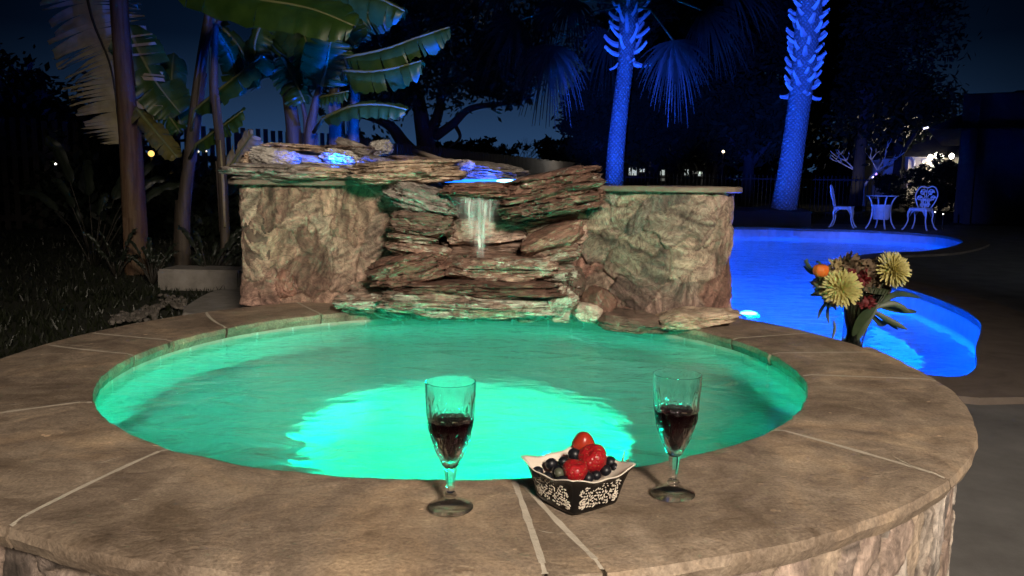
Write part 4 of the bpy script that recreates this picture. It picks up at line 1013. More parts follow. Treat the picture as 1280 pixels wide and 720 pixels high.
def banana_leaf(parent, px3, Y3, w, nrm=UPC, droop=.45, seed=1, tatter=.35, mat='banana_leaf', rib='rib', petiole=None, na=30):
    pts = [P(x, y, yy) for (x, y), yy in zip(px3, Y3)]
    mb, cp = leaf_mesh(pts, w, nrm, droop, seed, tatter, na)
    l = mb.build('leaf', M[mat], parent)
    mb = MB(); full = ([petiole] if petiole is not None else []) + cp[::3] + [cp[-1]]
    mb.tube(full, [.016*(1-.75*i/len(full)) for i in range(len(full))], 6); mb.build('midrib', M[rib], l)
def stem(parent, pts, rads, mat, name='stem', sheaths=3, seed=0):
    c = crm(pts, 8); k = len(c); rr = random.Random(seed)
    rad = []
    for i in range(k):
        f = i/(k-1)*(len(rads)-1); a = int(min(len(rads)-2, f)); rad.append(rads[a]+(rads[a+1]-rads[a])*(f-a))
    mb = MB(); mb.tube(c, rad, 18)
    s = mb.build(name, M[mat], parent)
    for q in range(sheaths):   # dry leaf sheaths lapping the stem
        i0 = rr.randrange(0, max(1, k-8)); i1 = min(k-1, i0+rr.randrange(6, 12)); a0 = rr.random()*6; wd = rr.uniform(1.2, 2.4); vs = []; n2 = 8
        for i in range(i0, i1+1):
            t = (c[min(i+1, k-1)]-c[max(0, i-1)]).normalized(); x = t.cross(Vector((0,1,0))).normalized(); y = t.cross(x); f = (i-i0)/(i1-i0)
            for j in range(n2+1):
                a = a0 + wd*(1-.5*f)*(j/n2-.5); vs.append(c[i] + (x*math.cos(a)+y*math.sin(a))*(rad[i]*1.05+.006+.02*f*abs(j/n2-.5)))
        m2 = MB(); m2.add(vs, [(i*(n2+1)+j, i*(n2+1)+j+1, (i+1)*(n2+1)+j+1, (i+1)*(n2+1)+j) for i in range(i1-i0) for j in range(n2)]); m2.build('leaf_sheath', M[mat], s)
gB = 'banana plants left of and behind the stone wall'
# big left plant
b1 = P(172, 330, 6.6); t = thing('banana_plant', 'thick brown banana stem nearest the lawn with one pale tattered fan leaf', 'banana plant', (b1.x, b1.y, .1), gB)
stem(t, [Vector((b1.x, 6.6, .1)), P(168,285,6.6), P(160,150,6.6), P(150,40,6.6), P(143,-60,6.6)], [.095,.09,.076,.063,.055], 'banana_stem', sheaths=5, seed=3)
banana_leaf(t, [(104,-30),(116,25),(140,90),(150,180)], [6.85,6.85,6.85,6.85], .40, (.25,-1,-.05), .05, 11, 2.0, 'banana_dry', 'rib_dark', P(96,-70,6.85), 60)
banana_leaf(t, [(158,30),(190,95),(226,142)], [6.9,6.95,7.0], .22, (.5,-.8,.5), .3, 12, .15)
banana_leaf(t, [(170,135),(195,165),(222,197)], [6.5,6.4,6.3], .10, (.3,-.8,.6), .5, 13, .2, 'banana_yellow')
banana_leaf(t, [(226,160),(215,110),(217,66)], [7.2,7.3,7.4], .15, (.2,-1,.2), .6, 14, .1)
banana_leaf(t, [(166,120),(205,140),(225,165)], [7.0,6.95,6.9], .12, (.1,-.6,.8), .7, 15, .8, 'banana_leaf')
# second leaning plant
b2 = P(228, 330, 6.9); t = thing('banana_plant', 'leaning banana plant with a smooth bluish stem right of the thick brown stem', 'banana plant', (b2.x, b2.y, .1), gB)
stem(t, [Vector((b2.x, 6.9, .1)), P(229,270,6.9), P(238,190,6.9), P(250,90,6.9), P(263,10,6.9), P(276,-60,6.9)], [.07,.058,.05,.043,.038,.03], 'banana_stem_grey', sheaths=4, seed=5)
stem(t, [P(246,140,6.86), P(258,60,6.84), P(280,15,6.8), P(300,-30,6.7)], [.012,.02,.02,.012], 'banana_stem_grey', 'petiole', 0)
stem(t, [P(250,90,6.88), P(262,40,6.9), P(262,-10,6.9), P(258,-50,6.9)], [.012,.02,.02,.014], 'banana_stem_grey', 'petiole', 0)
banana_leaf(t, [(243,138),(282,106),(318,78),(326,70)], [6.75,6.6,6.5,6.5], .17, (-.1,-.6,.8), .55, 22, .12, 'banana_leaf', 'rib', P(238,170,6.88))
banana_leaf(t, [(246,180),(275,160),(304,138)], [6.7,6.55,6.45], .13, (-.2,-.7,.7), .5, 23, .1, 'banana_leaf', 'rib', P(236,200,6.88))
banana_leaf(t, [(262,20),(300,60),(322,110)], [7.1,7.2,7.2], .20, (.4,-.7,.5), .6, 24, .5)
banana_leaf(t, [(205,-40),(300,-6),(385,10),(444,33)], [5.6,5.3,5.15,5.1], .20, (-.12,-.75,.65), .42, 21, .55, 'banana_leaf', 'rib', P(150,-70,5.8))
banana_leaf(t, [(360,-60),(420,-22),(470,-4),(506,14)], [5.9,5.7,5.6,5.55], .19, (-.1,-.6,.75), .9, 25, .95, 'banana_leaf', 'rib')
# third thin pole-like plant near the wall
b3 = P(281, 322, 6.3); t = thing('banana_plant', 'slim banana stem with a pale dry streak beside the left end of the wall', 'banana plant', (b3.x, b3.y, .1), gB)
stem(t, [Vector((b3.x, 6.3, .1)), P(281,280,6.3), P(276,190,6.3), P(268,110,6.3), P(270,30,6.3)], [.04,.036,.034,.03,.02], 'banana_stem_grey', sheaths=3, seed=8)
mb = MB(); mb.tube([P(281,284,6.24), P(279,230,6.24), P(275,175,6.24)], [.010,.012,.006], 6); mb.build('dry_strip', M['banana_dry'], t)
banana_leaf(t, [(284,215),(300,190),(316,168)], [6.3,6.2,6.1], .12, (.3,-.8,.3), .8, 31, .3, 'banana_dry')
banana_leaf(t, [(272,40),(290,70),(300,120)], [6.5,6.6,6.7], .14, (.4,-.8,.3), .7, 32, .6)
# clump behind the wall
bc = P(378, 190, 6.6)
t = thing('banana_plant', 'banana clump behind the wall with slender stems and blue lit drooping leaves', 'banana plant', (bc.x, 6.6, 0), gB)
stem(t, [Vector((bc.x-.1, 6.6, 0)), P(368,190,6.6), P(362,130,6.6), P(352,90,6.6)], [.08,.065,.05,.03], 'banana_stem_grey', sheaths=3, seed=9)
stem(t, [Vector((bc.x+.05, 6.5, 0)), P(387,190,6.5), P(392,140,6.5), P(402,100,6.5)], [.07,.05,.035,.02], 'banana_stem_grey', sheaths=2, seed=10)
stem(t, [P(384,190,6.5), P(382,150,6.5), P(377,126,6.5)], [.03,.02,.015], 'banana_stem_grey', 'petiole', 0)
banana_leaf(t, [(352,70),(368,100),(381,128)], [6.6,6.5,6.45], .17, (.5,-.8,.3), .5, 41, .4)
banana_leaf(t, [(330,20),(318,60),(330,98)], [6.8,6.75,6.7], .14, (-.2,-1,.1), .4, 42, .7)
banana_leaf(t, [(402,108),(408,80),(414,48)], [6.3,6.25,6.2], .19, (.15,-1,-.15), .15, 43, .3)
banana_leaf(t, [(398,112),(392,80),(380,44)], [6.55,6.6,6.7], .15, (0,-1,.1), .5, 44, .4)
banana_leaf(t, [(350,10),(385,50),(400,90)], [7.0,7.0,7.0], .24, (.3,-1,.2), .5, 45, .4)
banana_leaf(t, [(330,60),(350,40),(400,30)], [7.2,7.1,7.0], .22, (0,-.8,.5), .5, 46, .4)
t2c = P(440, 190, 6.3)
t = thing('banana_plant', 'banana plant with long leaves reaching right towards the oak tree', 'banana plant', (t2c.x, 6.3, 0), gB)
stem(t, [Vector((t2c.x+.02, 6.3, 0)), P(442,180,6.3), P(443,120,6.3), P(436,85,6.3)], [.06,.045,.03,.02], 'banana_stem_grey', sheaths=2, seed=12)
stem(t, [Vector((t2c.x-.16, 6.4, 0)), P(421,180,6.4), P(418,120,6.4), P(425,80,6.4)], [.08,.06,.045,.02], 'banana_stem_grey', sheaths=2, seed=13)
banana_leaf(t, [(432,72),(480,62),(525,46),(562,34)], [6.2,6.1,6.05,6.0], .17, (-.1,-.55,.85), .75, 51, .75, 'banana_leaf', 'rib', P(436,90,6.3))
banana_leaf(t, [(430,88),(462,90),(498,84),(527,76)], [6.1,6.0,5.95,5.9], .17, (.0,-.55,.85), .8, 52, .5, 'banana_leaf', 'rib', P(428,100,6.3))
banana_leaf(t, [(404,148),(440,133),(478,131),(509,137)], [6.0,5.8,5.7,5.65], .105, (.0,-.75,.66), .6, 53, .35, 'banana_leaf', 'rib', P(392,165,6.3))
banana_leaf(t, [(400,122),(418,118),(436,114)], [6.4,6.3,6.25], .09, (.0,-.5,.9), .7, 54, .2)
banana_leaf(t, [(445,60),(425,25),(420,-10)], [6.6,6.65,6.7], .18, (.1,-1,.1), .5, 55, .6)
banana_leaf(t, [(430,50),(450,20),(490,10)], [6.9,6.9,6.9], .2, (.1,-1,.3), .6, 56, .6)
# undergrowth at the lawn edge
def plant(px, py, Y, h, n_, label, w=.05, seed=0):
    rr = random.Random(seed); g = P(px, py, Y); g.z = .1; t = thing('garden_plant', label, 'plant', g, 'plants at the edge of the lawn')
    for k in range(n_):
        a = rr.random()*2*PI; l = h*rr.uniform(.6, 1); d = Vector((math.cos(a), math.sin(a)*.6, 0)); tip = g + d*l*rr.uniform(.3, .8) + Vector((0, 0, l*rr.uniform(.6, 1)))
        mid = g.lerp(tip, .5) + Vector((0, 0, l*.18)); mb, cp = leaf_mesh([mid.lerp(tip, -.1), mid.lerp(tip, .5)+Vector((0,0,l*.06)), tip], w*rr.uniform(.7, 1.2), (d.x*.3, -.7, .6), .4, seed*50+k, .02, 12)
        lf = mb.build('leaf', M['fol_dark'], t); mb = MB(); mb.tube([g, g.lerp(mid, .6)+Vector((0,0,l*.05)), mid], [.006,.005,.004], 5); mb.build('stem', M['rib_dark'], lf)
plant(118, 330, 7.0, 1.25, 11, 'broad leaved dark plant left of the thick banana stem', .05, 1)
plant(262, 335, 5.9, .5, 14, 'low plant with narrow arching leaves in front of the slim banana stem', .018, 3)
plant(190, 338, 6.0, .4, 14, 'low tuft of narrow leaves at the foot of the thick banana stem', .015, 4)
plant(145, 335, 6.4, .45, 12, 'small grassy tuft left of the foot of the thick banana stem', .014, 5)

# ================================================================ FENCES
def board_fence(name, label, pts, top, sp, w, gap_from):
    t = thing(name, label, 'fence', (pts[0][0], pts[0][1], 0))
    for s in range(len(pts)-1):
        a, b = Vector((*pts[s], 0)), Vector((*pts[s+1], 0)); L_ = (b-a).length; d = (b-a)/L_; rz = math.atan2(d.y, d.x); nrm = Vector((d.y, -d.x, 0))
        mb = MB(); k = 0; x = 0
        while x < L_:
            hh = top + rnd.uniform(-.02, .02); mb.box(a + d*x + Vector((0, 0, hh/2)), (w, .02, hh), rz); x += sp
        mb.build('picket_panel', M['fence'], t, smooth=False)
        mb = MB()
        for z in (.3, gap_from): mb.box((a+b)/2 - nrm*.035 + Vector((0, 0, z)), (L_, .045, .09), rz)
        mb.build('rail', M['fence'], t, smooth=False)
        mb = MB(); mb.box(a - nrm*.11 + Vector((0, 0, top*.48)), (.1, .1, top*.96), rz); mb.build('post', M['fence'], t, smooth=False)
board_fence('picket_fence', 'dark picket fence with gaps behind the banana plants', [(-9,11.0),(-6.2,12.6),(-4.6,13.8),(-3.0,15.2)], 1.76, .135, .075, 1.25)
board_fence('picket_fence', 'long dark board fence running far off behind the waterfall boulders', [(-3.3,17.2),(-1.9,21),(-.4,26),(2.0,33),(6,42)], 1.78, .15, .11, 1.4)
def iron_fence(name, label, pts, top):
    t = thing(name, label, 'fence', (pts[0][0], pts[0][1], 0))
    for s in range(len(pts)-1):
        a, b = Vector((*pts[s], 0)), Vector((*pts[s+1], 0)); L_ = (b-a).length; d = (b-a)/L_; rz = math.atan2(d.y, d.x)
        mb = MB(); k = int(L_/.12)
        for i in range(k): mb.box(a + d*(i+.5)*L_/k + Vector((0, 0, top/2)), (.016, .016, top), rz)
        mb.build('baluster_panel', M['iron'], t, smooth=False)
        for z in (.12, top-.12):
            mb = MB(); mb.box((a+b)/2 + Vector((0, 0, z)), (L_, .03, .04), rz); mb.build('rail', M['iron'], t, smooth=False)
        mb = MB(); mb.box(a + Vector((0, 0, top*.55)), (.07, .07, top*1.1), rz); mb.build('post', M['iron'], t, smooth=False)
iron_fence('iron_fence', 'black iron rail fence behind the white patio chairs', [(3.2,23.5),(5.6,23.8),(8.2,24),(10.6,24)], 1.22)
# planting bed behind the pool
mb = MB(); vs = []; NX = 60
for i in range(NX+1):
    x = -3 + 9.6*i/NX
    for j, (dy, z) in enumerate(((0,.0),(.05,.34),(.5,.42),(1.5,.42),(2.6,.1),(3.2,-.02))):
        vs.append((x, 17.75+dy+.12*noise.noise(Vector((x*.4,0,0)))-(0 if x > 2.5 else (2.5-x)*.05), z*(1+.25*noise.noise(Vector((x*1.7, dy*2, 4)))) if 0 < j < 5 else z))
mb.add(vs, [(i*6+j, i*6+6+j, i*6+7+j, i*6+j+1) for i in range(NX) for j in range(5)]); struct(mb.build('planting_bed', M['soil'], smooth=False))

# ================================================================ PALMS
def boot_mesh(l, w):
    mb = MB(); vs = []
    for i in range(6):
        f = i/5; ww = w*(1-.55*f); th = .035*(1-.6*f); y = l*(f*.9); z = l*(.55*f*f*.9)
        vs += [(-ww, y*.75, z+.02-.3*0), (0, y*.75-.02, z+.03+th), (ww, y*.75, z+.02), (0, y*.75+.02, z-th)]
    mb.add(vs, [(4*i+j, 4*i+(j+1) % 4, 4*i+4+(j+1) % 4, 4*i+4+j) for i in range(5) for j in range(4)] + [(20,21,22,23),(3,2,1,0)])
    return mb
def fan_mesh(c, axis, nrm, r_, n_=46, spread=2.7, droop=.5, seed=0):
    rr = random.Random(seed); axis = Vector(axis).normalized(); nrm = Vector(nrm); s = axis.cross(nrm).normalized(); nrm = s.cross(axis); mb = MB()
    for k in range(n_):
        a = spread*((k+.5)/n_-.5)*1.15; L_ = r_*(1-.25*abs(a)/spread*2)*rr.uniform(.85, 1.08); d = axis*math.cos(a)+s*math.sin(a); w = r_*.018; vs = []; dd = droop*rr.uniform(.7, 1.5)
        sd = d.cross(nrm).normalized()
        for i in range(7):
            f = i/6; p = c + d*L_*f*(1-.12*f*dd) + Vector((0, 0, -1))*L_*dd*f*f*f*.8 + nrm*L_*.06*math.sin(f*3+k); ww = w*(1.25-abs(f-.35)*1.7)+.002
            vs += [p-sd*ww, p+sd*ww]
        mb.add(vs, [(2*i, 2*i+1, 2*i+3, 2*i+2) for i in range(6)])
    return mb
def palm(label, pts, rads, boot_f0, boot_f1, bl, bw, nb, crown_fans, trunk_seed):
    g = pts[0]; t = thing('palm_tree', label, 'palm tree', g, 'blue lit palm trees')
    c = crm(pts, 14); k = len(c); rad = []
    for i in range(k):
        f = i/(k-1)*(len(rads)-1); a = int(min(len(rads)-2, f)); r_ = rads[a]+(rads[a+1]-rads[a])*(f-a); rad.append(r_*(1+.03*noise.noise(Vector((i*1.3, trunk_seed, 0)))))
    mb = MB(); mb.tube(c, rad, 24); mb.build('trunk', M['palm_trunk'], t)
    bmb = boot_mesh(bl, bw); me = bpy.data.meshes.new('leaf_boot'); me.from_pydata(bmb.v, [], bmb.f); me.materials.append(M['boot'])
    for q in range(nb):
        f = boot_f0+(boot_f1-boot_f0)*(q+.5)/nb; i = f*(k-1); i0 = int(min(k-2, i)); p = c[i0].lerp(c[i0+1], i-i0); r_ = rad[i0]; a = q*2.39996+rnd.uniform(-.12, .12)
        o = bpy.data.objects.new('leaf_boot', me); col.objects.link(o); o.parent = t
        o.location = p + Vector((math.cos(a), math.sin(a), 0))*r_*.86 - wloc(t); sc_ = rnd.uniform(.85, 1.15)
        o.rotation_euler = (rnd.uniform(-.15, .12) - (1.1 if q < 4 and crown_fans else 0)*rnd.uniform(.6, 1.1), rnd.uniform(-.25, .25), a-PI/2); o.scale = (sc_, sc_, sc_*rnd.uniform(.9, 1.3))
    for q, (base, ctr, ax, nr, r_, dr) in enumerate(crown_fans):
        fm = fan_mesh(ctr, ax, nr, r_, 46, 2.7, dr, q); fr = fm.build('frond', M['frond'], t, smooth=False)
        mb = MB(); mb.tube([base, (base+ctr)/2+Vector((0,0,.25)), ctr], [.03,.022,.016], 6); mb.build('petiole', M['rib'], fr)
    return t
Y1 = 18.3; base1 = P(766, 290, Y1); base1.z = .0
top1 = P(786, 20, Y1)
fans = []
for (px, py, yy, ax, r_, dr) in [(690,58,16.6,(-.15,-.2,-1),1.15,.6),(842,52,16.8,(.15,-.2,-1),1.1,.6),(648,26,17.2,(-.8,-.3,-.45),1.2,.6),(715,0,16.4,(-.5,-.6,-.6),1.1,.5),
        (880,14,17.0,(.7,-.2,-.6),1.25,.6),(905,-20,17.6,(.9,-.1,-.1),1.4,.6),(640,-30,17.8,(-.95,0,.15),1.4,.6),(720,-60,18.2,(-.5,.2,.9),1.4,.4),(800,-90,18.2,(0,.1,1),1.5,.3),(870,-70,18.6,(.6,.3,.7),1.4,.4),(760,40,19.2,(-.2,.6,-.8),1.2,.6),(690,10,18.6,(-.6,.6,-.5),1.3,.6),(850,0,18.8,(.6,.6,-.5),1.3,.6)]:
    fans.append((top1 + Vector((0, 0, .25)), P(px, py, yy), ax, (ax[2]*.2, -.8, .6), r_, dr))
palm('palm tree with hanging fan fronds and few broken boots under its crown', [base1, P(769,200,Y1), P(776,130,Y1), P(782,80,Y1), top1, P(788,-30,Y1)], [.23,.20,.18,.175,.21,.18], .60, .98, .42, .055, 46, fans, 1)
Y2 = 18.2; base2 = P(976, 282, Y2); base2.z = .0; top2 = P(1024, -160, Y2)
fans = [(top2, top2 + Vector((math.cos(a)*1.0, math.sin(a)*1.0, .2+.5*math.sin(a*3))), (math.cos(a), math.sin(a), -.1+.5*math.cos(a*2)), (0, 0, 1), 1.4, .6) for a in [i*PI/4.5 for i in range(9)]]
palm('tall palm tree leaning right with its upper trunk covered in boots', [base2, P(984,235,Y2), P(995,160,Y2), P(1003,100,Y2), P(1009,40,Y2), P(1016,-40,Y2), top2], [.31,.27,.245,.25,.275,.27,.25], .44, .93, .27, .075, 98, fans, 2)

# ================================================================ TREES
def leaf_cloud(c, rad, n_cl, per, lsz, seed, clr=.34, flat=1.0, keep=None):
    rr = random.Random(seed); mb = MB(); c = Vector(c)
    for k in range(n_cl):
        d = Vector((rr.gauss(0,1), rr.gauss(0,1), rr.gauss(0,1))).normalized(); q = rr.random()**.42
        p = c + Vector((d.x*rad[0], d.y*rad[1], d.z*rad[2]))*q*(1+.25*noise.noise(d*2+Vector((seed,0,0)))); cr = clr*min(rad)*rr.uniform(.6, 1.3)
        if keep and not keep(p): continue
        for i in range(per):
            e = Vector((rr.gauss(0,.5), rr.gauss(0,.5), rr.gauss(0,.4*flat)))*cr; s = lsz*rr.uniform(.6, 1.3)
            u = Vector((rr.gauss(0,1), rr.gauss(0,1), rr.gauss(0,1))).normalized(); w = u.orthogonal().normalized(); b_ = p+e
            mb.add([b_-u*s, b_+w*s*.45, b_+u*s, b_-w*s*.45], [(0,1,2,3)])
    return mb
def tree(name, label, base, trunk_r, limbs, clouds, mat='crown', group='trees standing round the garden', cat='tree'):
    base = Vector(base); t = thing(name, label, cat, base, group)
    mb = MB()
    for pts, r0, r1 in limbs:
        c = crm(pts, 6); mb.tube(c, [r0+(r1-r0)*i/(len(c)-1) for i in range(len(c))], 8)
    mb.build('trunk', M['bark'], t)
    mb = MB()
    for cl in clouds:
        m2 = leaf_cloud(*cl); mb.add(m2.v, m2.f)
    if mb.v: mb.build('crown', M[mat], t, smooth=False)
    return t
YO = 21.0
ob = P(534, 190, YO); ob.z = 0
L = lambda *p: [P(x, y, yy) for x, y, yy in p]
tree('oak_tree', 'wide live oak with dark spreading limbs behind the long board fence', ob, .3,
  [([ob, P(533,190,YO), P(527,150,YO), P(520,110,YO), P(505,60,YO)], .30, .10), ([P(530,182,YO), P(545,150,YO), P(552,120,YO), P(560,60,YO)], .18, .06), ([P(524,200,YO), P(505,180,YO), P(488,158,20.6), P(460,146,20.4), P(420,140,20)], .22, .05),
   ([P(545,170,YO), P(566,155,20.6), P(590,135,20.4), P(640,128,20.2), P(668,118,20)], .14, .03), ([P(520,120,YO), P(490,100,20.5), P(450,80,20.2)], .12, .04), ([P(556,110,YO), P(600,80,20.5), P(640,50,20.2)], .12, .04), ([P(568,155,20.6), P(575,172,20.6), P(560,185,20.6)], .06, .02)],
  [(P(540,40,21), (3.0,2.6,2.1), 150, 46, .10, 1), (P(445,75,20.5), (1.7,1.6,1.4), 70, 46, .10, 2), (P(630,75,20.6), (1.1,1.4,.9), 60, 44, .09, 3), (P(600,108,20.4), (.8,.9,.3), 20, 40, .09, 4), (P(470,122,20.4), (1.2,1.2,.4), 30, 44, .09, 5), (P(640,126,20.2), (.6,.6,.25), 14, 36, .08, 6), (P(430,140,20.2), (.7,.7,.3), 16, 36, .08, 7), (P(560,-30,21.5), (3.2,3,1.6), 90, 46, .12, 8)])
# big dark trees filling the right of the view
for k, (px, py, Y, rad, lab) in enumerate([
    (742, 150, 27, (.95,1.4,1.5), 'dark tree with a ragged left edge just left of the straight palm trunk'),
    (820, 85, 29, (3.0,2.6,3.3), 'tall dark tree behind the hanging fronds of the straight palm'),
    (905, 10, 31, (2.6,2.6,5.3), 'tall dark tree between the two palms'),
    (1005, 5, 31, (2.9,2.6,5.4), 'very tall dark tree directly behind the leaning palm'),
    (1085, 15, 30, (2.7,2.4,4.9), 'tall dark tree right of the leaning palm beside open sky'),
    (1125, 135, 34, (2.4,2.4,1.5), 'lower dark tree above the pale lit house'),
    (935, 150, 26, (2.4,1.8,1.35), 'low dark tree behind the fence left of the leaning palm'),
    (840, 150, 28, (2.2,1.8,1.4), 'low dark tree behind the fence right of the straight palm')]):
    c = P(px, py, Y); b_ = Vector((c.x, c.y, 0))
    tree('garden_tree', lab, b_, .3, [([b_, Vector((c.x+.1, c.y, c.z*.5)), c + Vector((0, 0, rad[2]*.4))], .28, .06), ([Vector((c.x+.1, c.y, c.z*.5)), c + Vector((rad[0]*.5, -.2, 0))], .12, .03), ([Vector((c.x+.1, c.y, c.z*.55)), c + Vector((-rad[0]*.5, .2, .2))], .12, .03)],
         [(c, rad, int(60+26*rad[0]*rad[2]), 40, .15, 20+k)], 'crown2')
for k, (px, py, Y, rad, lab) in enumerate([(705,190,46,(1.6,1.6,.85),'small dark tree beyond the fence left of the ragged dark tree'),(606,188,60,(3.2,2,.9),'rounded far tree right of the live oak trunk'),(560,192,55,(2.0,2,.7),'far low tree behind the live oak trunk'),(450,180,50,(1.8,1.5,.7),'far low bush seen under the banana leaves'),(735,192,44,(1.2,1.4,.8),'far dark tree low behind the straight palm trunk')]):
    c = P(px, py, Y); b_ = Vector((c.x, c.y, 0)); tree('far_tree', lab, b_, .2, [([b_, c*.5+b_*.5, c], .16, .05)], [(c, rad, 60, 30, .2, 60+k), (Vector((c.x, c.y, c.z*.45)), (rad[0]*1.3, rad[1], c.z*.5), 40, 30, .2, 80+k)], 'crown2', 'far trees on the skyline')
mb = MB()
for k in range(26):
    x = 8.5+k*1.7; m2 = leaf_cloud((x, 66+rnd.uniform(-3,3), 0), (2.6, 2, rnd.uniform(4.2, 5.4) if x < 10 else rnd.uniform(7.5, 11.5) if x < 33 else 6), 70, 26, .42, 300+k); mb.add([v for v in m2.v], m2.f)
o = mb.build('distant_wood', M['crown2'], smooth=False); o['kind'] = 'stuff'
for k, (px, py, Y, rad, lab) in enumerate([(1150,222,31,(.7,.6,.45),'dark clipped shrub before the middle of the pale lit house'),(1178,214,31.5,(.45,.5,.8),'dark upright shrub before the porch lamps of the pale house'),(1112,228,31,(.6,.5,.3),'low dark shrub left of the pale lit house'),(1192,225,31,(.6,.6,.6),'dark shrub between the pale house and the large unlit house')]):
    c = P(px, py, Y); b_ = Vector((c.x, c.y, 0)); tree('garden_shrub', lab, b_, .1, [([b_, c*.5+b_*.5, c], .06, .03)], [(c, rad, 50, 40, .07, 400+k), (Vector((c.x, c.y, c.z*.4)), (rad[0], rad[1]*.9, c.z*.42), 40, 36, .07, 420+k)], 'crown2', 'shrubs in front of the pale house', 'shrub')
def bare(name, label, base, h, mat, seed, spread=.55, r0=.09, depth=5, group=None):
    rr = random.Random(seed); t = thing(name, label, 'tree', base, group); mb = MB()
    def br(p, d, l, r_, k):
        q = p + d*l*.5 + Vector((rr.gauss(0,.04), rr.gauss(0,.04), 0))*l; e = q + (d+Vector((rr.gauss(0,.15), rr.gauss(0,.15), .06)))*l*.5
        mb.tube([p, q, e], [r_, r_*.85, r_*.68], 6)
        if k > 0:
            for i in range(rr.choice((2, 3))):
                nd = (d + Vector((rr.gauss(0, spread), rr.gauss(0, spread), rr.gauss(.1, .25)))).normalized(); br(e, nd, l*rr.uniform(.6, .85), r_*.62, k-1)
    br(Vector(base), Vector((0,0,1)), h*.34, r0, depth); mb.build('trunk', M[mat], t); return t
M['pale_bark'] = mnoise('pale_bark', [(.35,.32,.28),(.5,.47,.42)], 9, .8, .3, 30)
g = P(652, 200, 58); bare('bare_tree', 'small leafless far tree with fine twigs on the skyline', (g.x, g.y, 0), 3.6, 'bark', 5, .5, .10, 6)
g = P(1081, 240, 30); bare('bare_tree', 'pale leafless tree lit up in the yard left of the lit house', (g.x, g.y, 0), 2.6, 'pale_bark', 12, .6, .08, 4)
# dark hedges on the left
for k, (px, py, Y, rad, lab) in enumerate([(20,210,14,(1.9,1.2,1.75),'dark bushy tree at the left edge of the garden'),(90,230,13,(1.2,1.0,1.3),'dark bush behind the tattered fan leaf'),(-60,200,15,(2,1.4,2.1),'dark tree cut by the left edge of the view'),(190,250,12,(1.2,1,.8),'dark low bush behind the leaning banana plant'),(270,262,10.5,(.9,.7,.55),'dark low bush left of the end of the wall')]):
    c = P(px, py, Y); b_ = Vector((c.x, c.y, 0)); tree('garden_bush', lab, b_, .2, [([b_, c*.5+b_*.5, c], .1, .04)], [(c, rad, int(60+60*rad[0]*rad[2]), 40, .09, 100+k), (Vector((c.x, c.y, c.z*.4)), (rad[0], rad[1]*.9, c.z*.42), 60, 40, .09, 120+k)], 'crown2', 'dark bushes on the left of the garden', 'bush')

# ================================================================ PATIO SET
def chair(loc, rz, label):
    t = thing('patio_chair', label, 'chair', loc, 'white cast metal chairs on the far side of the pool')
    pr = {}
    def put(name, mb, par=None):
        m_ = Matrix.Translation(loc) @ Matrix.Rotation(rz, 4, 'Z'); mb.v = [m_ @ v for v in mb.v]; return mb.build(name, M['white_metal'], par or t)
    mb = MB(); mb.capends = True; mb.lathe([(.0,.445),(.20,.445),(.225,.452),(.23,.462),(.22,.470),(.0,.468)], n=28); mb.lathe([(.205,.40),(.215,.40),(.215,.445),(.205,.445)], n=28, closed=True); put('seat', mb)
    for sx, sy in ((-1,-1),(1,-1),(-1,1),(1,1)):
        mb = MB(); pts = [Vector((sx*.15, sy*.15, .45)), Vector((sx*.185, sy*.185, .34)), Vector((sx*.18, sy*.18, .2)), Vector((sx*.22, sy*.22, .06)), Vector((sx*.26, sy*.26, .0))]
        mb.tube(crm(pts, 5), [.040,.036,.032,.028,.024,.021,.019,.018,.017,.016,.015,.015,.015,.015,.016,.016,.016,.017,.018,.018,.018], 8)
        mb.add([(sx*.15, sy*.06, .45), (sx*.06, sy*.15, .45), (sx*.165, sy*.165, .27), (sx*.148, sy*.055, .44), (sx*.055, sy*.148, .44)], [(0,1,2),(3,2,4),(0,2,3),(1,4,2)]); put('leg', mb)
    mb = MB(); tl = lambda x, z: Vector((x, .185+(z-.46)*.22+.10*x*x, z))
    lobes = crm([(-.13,.47,0),(-.20,.62,0),(-.225,.76,0),(-.17,.89,0),(-.09,.93,0),(0,.90,0),(.09,.93,0),(.17,.89,0),(.225,.76,0),(.20,.62,0),(.13,.47,0)], 6)
    mb.tube([tl(p.x, p.y) for p in lobes], .014, 7); bk = put('backrest', mb)
    mb = MB()
    for sx in (-1, 1):
        for cx_, cz_, r_ in ((.08,.80,.075),(.14,.68,.06),(.06,.62,.055),(.06,.53,.05)):
            mb.tube([tl(sx*cx_+r_*(1-.75*a/10)*math.cos(a*.72), cz_+r_*(1-.75*a/10)*math.sin(a*.72)) for a in range(11)], .0115, 6)
            for q in range(3): 
                an = q*2.1+.5; mb.ellipsoid(tl(sx*cx_+r_*.5*math.cos(an), cz_+r_*.5*math.sin(an)), (.034,.009,.02), 8, 5)
        mb.tube([tl(0,.48), tl(sx*.05,.6), tl(sx*.03,.72), tl(sx*.12,.86)], .010, 6)
    mb.tube([tl(0,.47), tl(0,.9)], .011, 6); put('scroll_work', mb, bk)
    return t
def gz(px, py): g = G(px, py, .0); return Vector((g.x, g.y, .004))
chair(gz(1053, 284.5), R(62), 'white cast metal patio chair left of the small round table')
chair(gz(1149, 287.5), R(-48), 'white cast metal patio chair right of the small round table')
tc = gz(1100, 286); t = thing('patio_table', 'small round white metal table with curved legs between the two patio chairs', 'table', tc)
mb = MB(); mb.capends = True; mb.lathe([(0,.70),(.30,.70),(.325,.705),(.33,.715),(.32,.722),(0,.722)], tc, 32); mb.build('tabletop', M['white_metal'], t)
